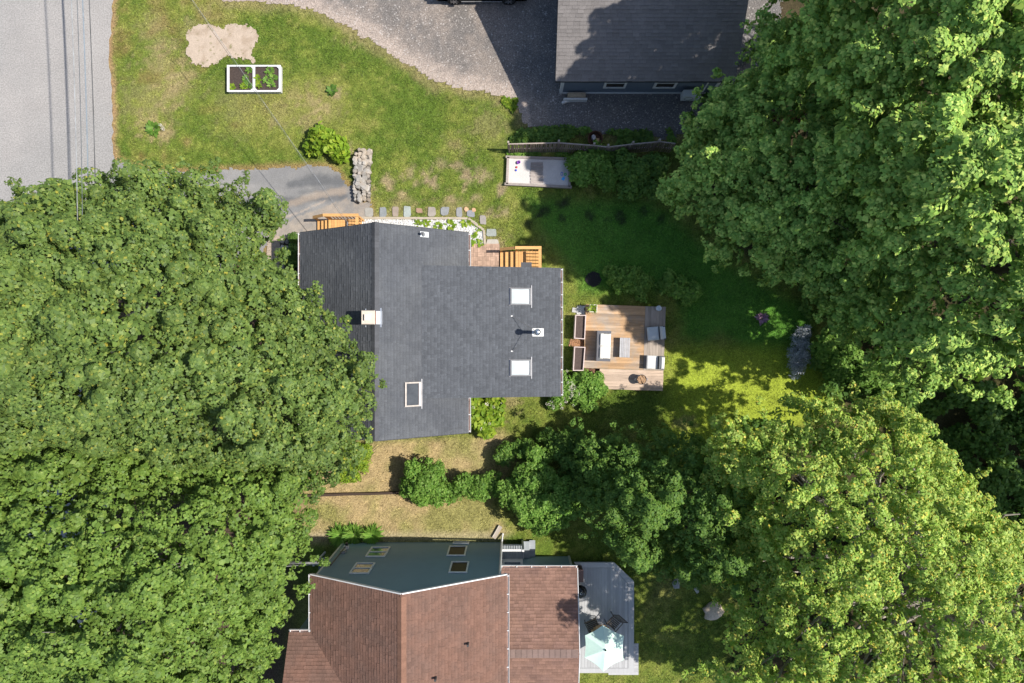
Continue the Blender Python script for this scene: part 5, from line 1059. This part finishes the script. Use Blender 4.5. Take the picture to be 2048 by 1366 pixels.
# --- left of the picture: two big maples over the road and driveway
LP1 = [(10, 470), (10, 446), (28, 412), (38, 380), (52, 372), (78, 408), (88, 430), (120, 410), (140, 366), (170, 374), (200, 362), (228, 366), (222, 396), (240, 408), (258, 378), (272, 400), (286, 352), (318, 346), (372, 358), (380, 388), (405, 378), (430, 376), (452, 356), (480, 354), (472, 378), (455, 404), (490, 414), (530, 414), (545, 420), (525, 452), (545, 470), (556, 500), (548, 535), (572, 555), (604, 562), (612, 587), (640, 590), (628, 628), (655, 655), (692, 665), (684, 695), (700, 720), (728, 748), (735, 785), (722, 815), (728, 845), (700, 880), (708, 905), (680, 935), (655, 968), (610, 960), (400, 930), (150, 900), (10, 890)]
tree("maple_tree", "big dark green maple overhanging the road, driveway and charcoal roof", LP1, 7.0, 12.4, (250, 690), LM['lmaple'], 41, D=6., pw=1.7, spacing=.58, br=(.38, .64), lobeR=1.7, lobeA=1.7, zj=.28, tips=.3, per=34, k=7, L=.115, shape='kite', r0=.42, gap=.20, group="maples on the street side", bark=M_BARKP, ufill=15)
LP2 = [(10, 870), (150, 880), (400, 905), (600, 925), (640, 950), (612, 985), (598, 1005), (614, 1035), (606, 1080), (590, 1150), (596, 1192), (578, 1222), (552, 1256), (524, 1290), (540, 1322), (530, 1400), (10, 1410)]
tree("maple_tree", "lighter green maple with rounded clumps beside the sage house", LP2, 7.0, 11.8, (230, 1080), LM['lmaple2'], 42, D=5., pw=1.6, spacing=.58, br=(.40, .66), lobeR=1.5, lobeA=1.7, zj=.28, tips=.3, per=34, k=7, L=.115, shape='kite', r0=.38, gap=.20, group="maples on the street side", bark=M_BARKP, ufill=15)
# --- right of the picture: maples at the wood's edge
RP2 = [(1490, 125), (1510, 95), (1550, 70), (1640, 40), (1780, 150), (1800, 420), (1790, 600), (1740, 655), (1690, 660), (1650, 640), (1620, 590), (1560, 560), (1500, 548), (1440, 515), (1412, 470), (1402, 430), (1352, 405), (1330, 370), (1345, 320), (1395, 285), (1372, 250), (1380, 228), (1420, 210), (1425, 185), (1460, 168), (1490, 160)]
tree("maple_tree", "shaded maple reaching over the fence and lawn at the wood's edge", RP2, 5.0, 8.6, (1600, 420), LM['rmaple'], 51, D=4.5, spacing=.60, br=(.36, .6), lobeR=1.4, lobeA=1.1, per=29, k=8, L=.128, shape='kite', sunlean=.7, tips=.5, group="maples at the wood's edge", holes=((1560, 250, .7, 6.5),), r0=.3, gap=.16, skirt=1.6, zj=.25)
RP1 = [(1560, -150), (2070, -150), (2070, 340), (1850, 350), (1740, 330), (1620, 300), (1585, 235), (1560, 170), (1545, 130), (1530, 98), (1522, 75), (1540, 40), (1560, -50)]
tree("maple_tree", "tall sunlit maple filling the corner behind the garage", RP1, 8.6, 13.0, (1850, 120), LM['rmaple'], 52, D=2.4, spacing=.62, br=(.33, .54), lobeR=1.4, lobeA=1.5, per=29, k=8, L=.128, shape='kite', sunlean=.7, tips=.5, group="maples at the wood's edge", r0=.36, gap=.15, zj=.46, skirt=1.8, zfun=lambda P, z: z + .8 * sst(11.5, 9.2, P[:, 1]))
RP3 = [(1640, 280), (1850, 330), (2075, 310), (2075, 750), (2048, 765), (1980, 785), (1900, 780), (1850, 755), (1790, 720), (1765, 650), (1735, 570), (1660, 515), (1605, 440), (1600, 340)]
tree("maple_tree", "tall pale-topped maple above the dark thicket", RP3, 8.2, 13.0, (1850, 560), LM['rmaple'], 53, D=2.6, spacing=.62, br=(.33, .54), lobeR=1.4, lobeA=1.5, per=29, k=8, L=.128, shape='kite', sunlean=.7, tips=.5, group="maples at the wood's edge", r0=.36, gap=.17, zj=.46, skirt=1.8, zfun=lambda P, z: z + 1.8 * sst(2., 4.5, P[:, 1]) - np.clip((.9 - P[:, 1]) * 2., 0, 4.6))
RP4 = [(1400, 885), (1440, 838), (1500, 828), (1560, 830), (1600, 785), (1650, 790), (1720, 792), (1770, 796), (1815, 818), (1820, 852), (1860, 872), (1890, 902), (1885, 935), (1940, 985), (1990, 1015), (2060, 1060), (2150, 1090), (2150, 1480), (1760, 1500), (1560, 1465), (1440, 1380), (1372, 1290), (1400, 1260), (1432, 1230), (1440, 1200), (1470, 1150), (1450, 1090), (1430, 1040), (1435, 990), (1400, 950), (1385, 905)]
tree("oak_tree", "large yellow-green oak with golden shoot tips", RP4, 6.2, 10.8, (1720, 1080), LM['yellow'], 54, D=5., spacing=.52, br=(.26, .46), lobeR=1.3, lobeA=1.1, per=30, k=7, L=.095, zj=.34, skirt=.9, pw=1.6, under_p=.7, hole=.16, zfun=lambda P, z: z + 3. * np.exp(-((P[:, 0] - 8.) ** 2 + (P[:, 1] + 12.3) ** 2) / 2.2), tips=.25, inner=.35, tipd=1.5, sprig=1.6, shape='kite', r0=.4, gap=.30, bark=M_BARKP, jit=.42, zmin=-.2)
RP5 = [(1150, 905), (1190, 868), (1250, 880), (1320, 862), (1390, 870), (1450, 900), (1510, 960), (1530, 1060), (1520, 1120), (1470, 1170), (1420, 1165), (1390, 1160), (1340, 1150), (1300, 1130), (1240, 1110), (1190, 1060), (1165, 1000)]
tree("ash_tree", "small dark green tree in the oak's shade beside the hedge shrubs", RP5, 3.2, 6.0, (1320, 1010), LM['dark'], 55, D=2.8, spacing=.52, br=(.36, .58), lobeR=1.0, lobeA=1.2, zj=.3, tips=.4, per=28, k=7, L=.10, shape='kite', under_p=.5, hole=.2, sprig=1.6, r0=.16, gap=.25)
tree("maple_tree", "maple beyond the picture's edge behind the tall pale-topped maple", [(2085, 230), (2400, 230), (2400, 700), (2085, 690)], 6.5, 13.5, (2260, 470), LM['rmaple'], 57, D=3., spacing=.8, br=(.5, .8), per=9, k=7, L=.24, r0=.34)
# trees beyond the frame whose shade falls into it
RP6 = [(2330, 700), (2700, 600), (2700, 1300), (2330, 1100)]
tree("maple_tree", "maple beyond the picture whose shade darkens the thicket", RP6, 7.0, 12.0, (2500, 900), LM['rmaple'], 56, D=3.5, spacing=.8, br=(.5, .8), per=9, k=7, L=.24, r0=.34)

# ------------------------------------------------------------------ shrubs and plants
def shrub(name, label, blobs, lm, seed, L=.10, shape='oval', per=26, k=6, cat="shrub", group=None, flowers=None, stems=True, tilt=.35, squash=.9, inner=.45, jit=.35, up=.35):
    """blobs: (px, py, centre height, radius in m) at photo points"""
    g = np.random.default_rng(seed); C = A([at(a, b, z) for a, b, z, r_ in blobs]); rad = A([r_ for *_, r_ in blobs]); c = C.mean(0)
    t = thing(name, label, cat, (c[0], c[1], 0), group=group)
    # break every blob into smaller clumps
    cc, rr_ = [], []
    for p, r_ in zip(C, rad):
        n = max(4, int(9 * (r_ / .5) ** 2)); z = g.uniform(-.1, 1, n); a = g.uniform(0, 6.3, n); s = np.sqrt(1 - np.clip(z, -1, 1) ** 2)
        q = p + np.c_[s * np.cos(a), s * np.sin(a), z * squash] * r_ * g.uniform(.5, .82, (n, 1)); q[:, 2] = np.maximum(q[:, 2], .1); cc.append(q); rr_.append(g.uniform(.26, .42, n) * min(1., r_ / .5 + .25) )
    CC, RR = np.concatenate(cc), np.concatenate(rr_)
    foliage(t, CC, RR, per, k, L, shape, lm, g, "foliage", tilt=tilt, inner=inner, jit=jit, up=up)
    if stems:
        mb = MB()
        for p in C:
            for _ in range(3): q = p + g.normal(0, .2, 3); mb.tube([(c[0] + g.normal(0, .12), c[1] + g.normal(0, .12), -.05), tuple((A([c[0], c[1], 0]) + q) / 2 + g.normal(0, .06, 3)), tuple(q)], [.03, .022, .008], 5, False)
        mb.build("stem", M_BARK, t)
    if flowers:
        n, fm, fl = flowers; i = g.choice(len(CC), n); P = CC[i] + unit(g.normal(0, 1, (n, 3)) + A([0, 0, .9])) * RR[i][:, None] * 1.06
        p, d, nn, l = rosettes(P, np.tile(A([0, 0, 1.]), (n, 1)), 6, fl, .15, g, .3); V, s = leaf_verts(p, d, nn, l, 'oval', .1); o = np_mesh("blossoms", V, s, fm, t, origin=ORG[t.name]); o["kind"] = "stuff"
    return t
def perennial(name, label, px, py, r_, n, lm, seed, L, shape='oval', z=0., cat="plant", group=None, flowers=None, elev=(.25, 1.2), droop=.5):
    """one crown of arching leaves from a single root"""
    g = np.random.default_rng(seed); x, y, _ = at(px, py, z); t = thing(name, label, cat, (x, y, z), group=group)
    a = g.uniform(0, 6.3, n); e = g.uniform(*elev, n); D = np.c_[np.cos(a) * np.cos(e), np.sin(a) * np.cos(e), np.sin(e)]
    P = A([x, y, z + .02]) + np.c_[np.cos(a), np.sin(a), np.zeros(n)] * (g.uniform(0, 1, n) ** .6 * r_ * .45)[:, None]; N = unit(A([0, 0, 1.]) - D * D[:, 2:3]); l = L * g.uniform(.6, 1.15, n)
    V, s = leaf_verts(P, D, N, l, shape, droop); np_mesh("foliage", V, s, lm, t, origin=ORG[t.name])["kind"] = "stuff"
    MB().lathe([(.03, -.02), (.035, .03), (.0, .05)], (x, y, z), 6).build("root_crown", M_BARK, t)
    if flowers:
        nf, fm, fl, fp_ = flowers; P = A([at(*q, z) for q in fp_]) + A([0, 0, L]); p, d, nn, l = rosettes(np.repeat(P, nf, 0) + g.normal(0, .02, (nf * len(P), 3)), np.tile(A([0, 0, 1.]), (nf * len(P), 1)), 6, fl, .1, g, .4)
        V, s = leaf_verts(p, d, nn, l, 'oval', -.2); np_mesh("blossoms", V, s, fm, t, origin=ORG[t.name])["kind"] = "stuff"
    return t
# hedge line between the houses
shrub("hedge_shrub", "round bright green shrub alone at the retaining timber", [(850, 962, .9, .85), (830, 945, .9, .6), (868, 950, 1., .6), (845, 985, .6, .6), (880, 985, .6, .55), (820, 975, .6, .5)], LM['hedge'], 61, L=.12, group="hedge shrubs between the houses")
shrub("hedge_shrub", "small low shrub between the round shrub and tall hedge shrub", [(930, 968, .6, .55), (960, 975, .7, .6), (985, 965, .6, .5), (905, 980, .4, .4)], LM['hedge'], 62, L=.11, group="hedge shrubs between the houses")
shrub("hedge_shrub", "tall full bright green shrub in the middle of the hedge", [(1070, 960, 1.8, .9), (1110, 990, 1.9, 1.0), (1060, 1010, 1.6, .9), (1100, 1030, 1.4, .8), (1020, 985, 1.2, .7), (1075, 915, 1.4, .6), (1140, 1010, 1.2, .7), (1085, 1045, .8, .6)], LM['hedge'], 63, L=.13, per=30, group="hedge shrubs between the houses")
shrub("hedge_shrub", "dark green shrub right behind the tall hedge shrub", [(1150, 930, 1.4, .8), (1190, 910, 1.5, .8), (1200, 960, 1.6, .8), (1170, 980, 1.2, .7), (1050, 900, .8, .5), (1120, 890, 1.2, .7), (1230, 905, 1.6, .9), (1095, 872, .7, .5), (1010, 908, .6, .5), (1245, 960, 1.8, .9), (1140, 880, 1.0, .6)], LM['dark'], 64, L=.12, group="hedge shrubs between the houses")
shrub("shrub", "bright low shrub at the foot of the big maple by the house's corner", [(705, 905, .35, .45), (720, 925, .35, .4), (690, 940, .35, .45), (740, 905, .25, .3), (700, 955, .25, .35)], LM['bright'], 65, L=.10)
# front lawn
shrub("fern_bush", "bright lime green bush on the lawn above the stone wall", [(640, 282, .4, .5), (662, 290, .42, .5), (685, 298, .35, .42), (625, 292, .3, .36), (645, 268, .35, .36), (672, 305, .25, .3)], LM['bright'], 66, L=.27, shape='oval', k=6, per=13, tilt=.7, up=.1, inner=.1, jit=.5)
perennial("peony_plant", "small green plant with white blooms on the lawn near the road", 308, 258, .3, 60, LM['hedge'], 67, .28, 'oval', flowers=(2, LM['white'], .06, [(328, 253), (331, 258), (333, 263), (329, 261)]))
perennial("weed_plant", "small dark weed tuft in the middle of the front lawn", 664, 181, .2, 40, LM['dark'], 68, .24, 'oval')
for k, (a, b, r_, lab) in enumerate(((835, 449, .22, "small hosta nearest the driveway end of the gravel bed"), (851, 446, .26, "hosta at the timber edge, second along the gravel bed"), (877, 454, .26, "hosta half under the roof edge in the gravel bed"), (899, 451, .32, "largest round hosta in the white gravel bed"), (931, 444, .30, "wide hosta at the gravel bed's bend"), (943, 445, .2, "small hosta touching the wide one at the bed's bend"), (957, 456, .22, "hosta inside the gravel bed's slanted corner"), (945, 478, .36, "tall leafy hosta against the white gutter"), (962, 486, .22, "hosta at the gravel bed's patio end"))):
    perennial("hosta_plant", lab, a, b, r_, 26, LM['bright'], 70 + k, r_ * .72, 'oval', .03, group="hostas in the white gravel bed", elev=(.1, 1.0))
# vegetables in the raised bed
for k, (a, b, r_, lm, lab) in enumerate(((499, 140, .14, 'hedge', "leafy vegetable by the white divider's upper end"), (492, 158, .2, 'hedge', "broad green vegetable in the bed's first half"), (498, 170, .18, 'hedge', "dark green vegetable by the divider's lower end"), (488, 173, .14, 'bright', "yellow green seedling low in the bed's first half"), (517, 158, .14, 'bright', "yellow green seedling beside the white divider"), (517, 170, .12, 'bright', "small pale seedling at the divider's foot"), (540, 142, .26, 'hedge', "full vegetable plant at the bed's upper right"), (546, 157, .28, 'hedge', "full vegetable plant in the middle of the second half"), (543, 170, .24, 'hedge', "full vegetable plant at the bed's lower right"), (534, 160, .18, 'hedge', "small vegetable left of the full plants"), (464, 175, .1, 'bright', "tiny seedling in the bed's bare corner"))):
    perennial("vegetable_plant", lab, a, b, r_, 30, LM[lm], 90 + k, .16, 'oval', .2, group="vegetables in the raised bed")
# by the house and deck
shrub("hosta_clump", "large bright green leafy clump beside the roof's inner corner", [(950, 812, .35, .45), (975, 815, .35, .5), (955, 840, .35, .5), (985, 835, .3, .45), (965, 858, .25, .4), (990, 808, .35, .4)], LM['bright'], 101, L=.24, k=6, per=16, tilt=.6, flowers=(14, LM['white'], .06), stems=False)
shrub("flowering_shrub", "shrub with pale pink white blossoms under the white gutter", [(1125, 765, .45, .4), (1122, 790, .45, .4), (1140, 780, .45, .45), (1110, 798, .35, .35), (1150, 795, .3, .3)], LM['hedge'], 102, L=.11, flowers=(70, LM['white'], .05))
shrub("shrub", "glossy rounded green shrub at the deck's notch", [(1170, 765, .5, .55), (1185, 780, .5, .55), (1165, 790, .4, .5), (1195, 765, .45, .4), (1180, 802, .3, .4)], LM['hedge'], 103, L=.14)
shrub("shrub", "low spreading shrub beside the black mulch circle", [(1225, 548, .3, .35), (1250, 552, .4, .45), (1272, 560, .45, .5), (1290, 570, .4, .4), (1240, 565, .3, .35), (1285, 582, .3, .35)], LM['hedge'], 104, L=.13)
shrub("shrub", "loose leafy shrub at the shaded lawn's far side", [(1340, 565, .35, .42), (1362, 572, .4, .45), (1382, 580, .35, .4), (1370, 592, .3, .35)], LM['hedge'], 105, L=.16)
perennial("flower_clump", "purple pink flower clump alone on the shaded lawn", 1523, 637, .3, 60, LM['pink'], 106, .22, 'dia')
shrub("thicket_bush", "leafy bush in shade beside the silvery bush", [(1655, 690, .9, .7), (1690, 720, 1., .8), (1730, 745, 1.1, .8), (1670, 740, .7, .6), (1770, 770, 1., .7)], LM['hedge'], 118, L=.15)
shrub("silver_shrub", "grey blue silvery bush at the wood's edge", [(1600, 690, .3, .4), (1590, 710, .3, .4), (1605, 725, .3, .42), (1590, 738, .25, .35), (1605, 670, .25, .3)], LM['grey'], 107, L=.15, shape='blade', inner=.2, jit=.6)
perennial("spiky_plant", "spiky pale green plant in the square planter", 1185, 617, .14, 40, LM['bright'], 108, .24, 'blade', .64)
for k, (a, b, lab) in enumerate(((680, 1070, "grassy fern clump nearest the maple along the sage house"), (709, 1069, "middle grassy fern clump along the sage house"), (744, 1070, "grassy fern clump nearest the lower window of the sage house"))):
    perennial("fern_clump", lab, a, b, .3, 220, LM['hedge'], 110 + k, .52, 'blade', group="ferns along the sage house", elev=(.2, 1.3), droop=.35)
shrub("foundation_shrub", "dark shrub in the stone-edged bed", [(588, 505, .4, .3), (585, 525, .3, .3), (592, 480, .3, .25), (588, 560, .4, .35)], LM['dark'], 115, L=.10)
# thicket right of the sandbox and along the fence
shrub("berry_bush", "bright leafy bush touching the sandbox's end", [(1160, 325, .5, .5), (1185, 345, .6, .6), (1165, 355, .4, .45), (1205, 325, .6, .5), (1215, 360, .5, .5), (1190, 310, .5, .45)], LM['hedge'], 116, L=.15, group="bushes by the fence")
shrub("berry_bush", "darker leafy bush between the sandbox and the shaded maple", [(1250, 330, .8, .6), (1280, 350, .8, .65), (1260, 375, .5, .5), (1310, 335, .8, .6), (1300, 375, .6, .5), (1235, 310, .5, .4)], LM['dark'], 117, L=.15, group="bushes by the fence")
def groundcover(name, poly, n, lm, L, label, zr_, seed, shape='kite'):
    g = np.random.default_rng(seed); w = A(wpoly(poly)); P = g.uniform(w.min(0), w.max(0), (n * 3, 2)); P = P[inpoly(P, w)]; P = P[vnoise(P[:, 0], P[:, 1], 1.2, seed) > .28][:n]; z = zr_[0] + (zr_[1] - zr_[0]) * vnoise(P[:, 0], P[:, 1], .8, seed + 3) * g.uniform(.4, 1, len(P))
    p, d, nn, l = rosettes(np.c_[P, z], np.tile(A([0, 0, 1.]), (len(P), 1)), 6, L, .4, g, .4); V, s = leaf_verts(p, d, nn, l, shape, .3); _tag(np_mesh(name, V, s, lm), label, None, None, "stuff")
groundcover("weeds", [(1040, 262), (1120, 255), (1200, 265), (1340, 262), (1345, 284), (1220, 290), (1120, 283), (1020, 285)], 700, LM['dark'], .15, "weeds growing along the back of the fence", (.05, .5), 121)
groundcover("weeds", [(1018, 303), (1150, 306), (1150, 313), (1016, 310)], 200, LM['hedge'], .10, "weeds between fence and sandbox", (.03, .2), 122)
groundcover("weeds", [(1000, 170), (1035, 200), (1028, 225), (1005, 205)], 120, LM['bright'], .13, "bright weeds at the lawn's gravel edge", (.03, .25), 123)
groundcover("undergrowth", [(1640, 650), (1700, 720), (1800, 770), (2100, 760), (2150, 1100), (1960, 1060), (1880, 930), (1820, 820), (1640, 790), (1600, 760)], 4200, LM['dark'], .19, "dark leafy thicket in shade below the tall maples", (.3, 2.2), 124)
groundcover("undergrowth", [(1400, 100), (1800, 60), (2150, -100), (2150, 760), (1660, 720), (1560, 540), (1420, 420), (1360, 330)], 3500, LM['dark'], .2, "undergrowth in the dark below the maples", (.1, 1.2), 125)
groundcover("undergrowth", [(1480, 830), (1900, 900), (2150, 1100), (2150, 1450), (1450, 1450), (1480, 1200)], 2500, LM['dark'], .18, "undergrowth beneath the oak", (.05, .6), 126)
def dead_branch(label, pts, r_, seed):
    p = [at(a, b, z) for a, b, z in pts]; solo(MB().tube(p, [r_ * (1 - .7 * i / (len(p) - 1)) for i in range(len(p))], 7), "dead_branch", M_BARKP, label, "branch", p[0], "dead branches in the thicket")
dead_branch("thick dead trunk leaning through the oak's thin edge", [(1880, 1005, 2.), (1925, 1050, 3.5), (1950, 1080, 5.), (1965, 1110, 5.5)], .13, 1)
dead_branch("pale curved dead bough beside the leaning trunk", [(1940, 1060, 4.5), (1990, 1045, 5.5), (2010, 1030, 6.), (2040, 1028, 6.2)], .08, 2)
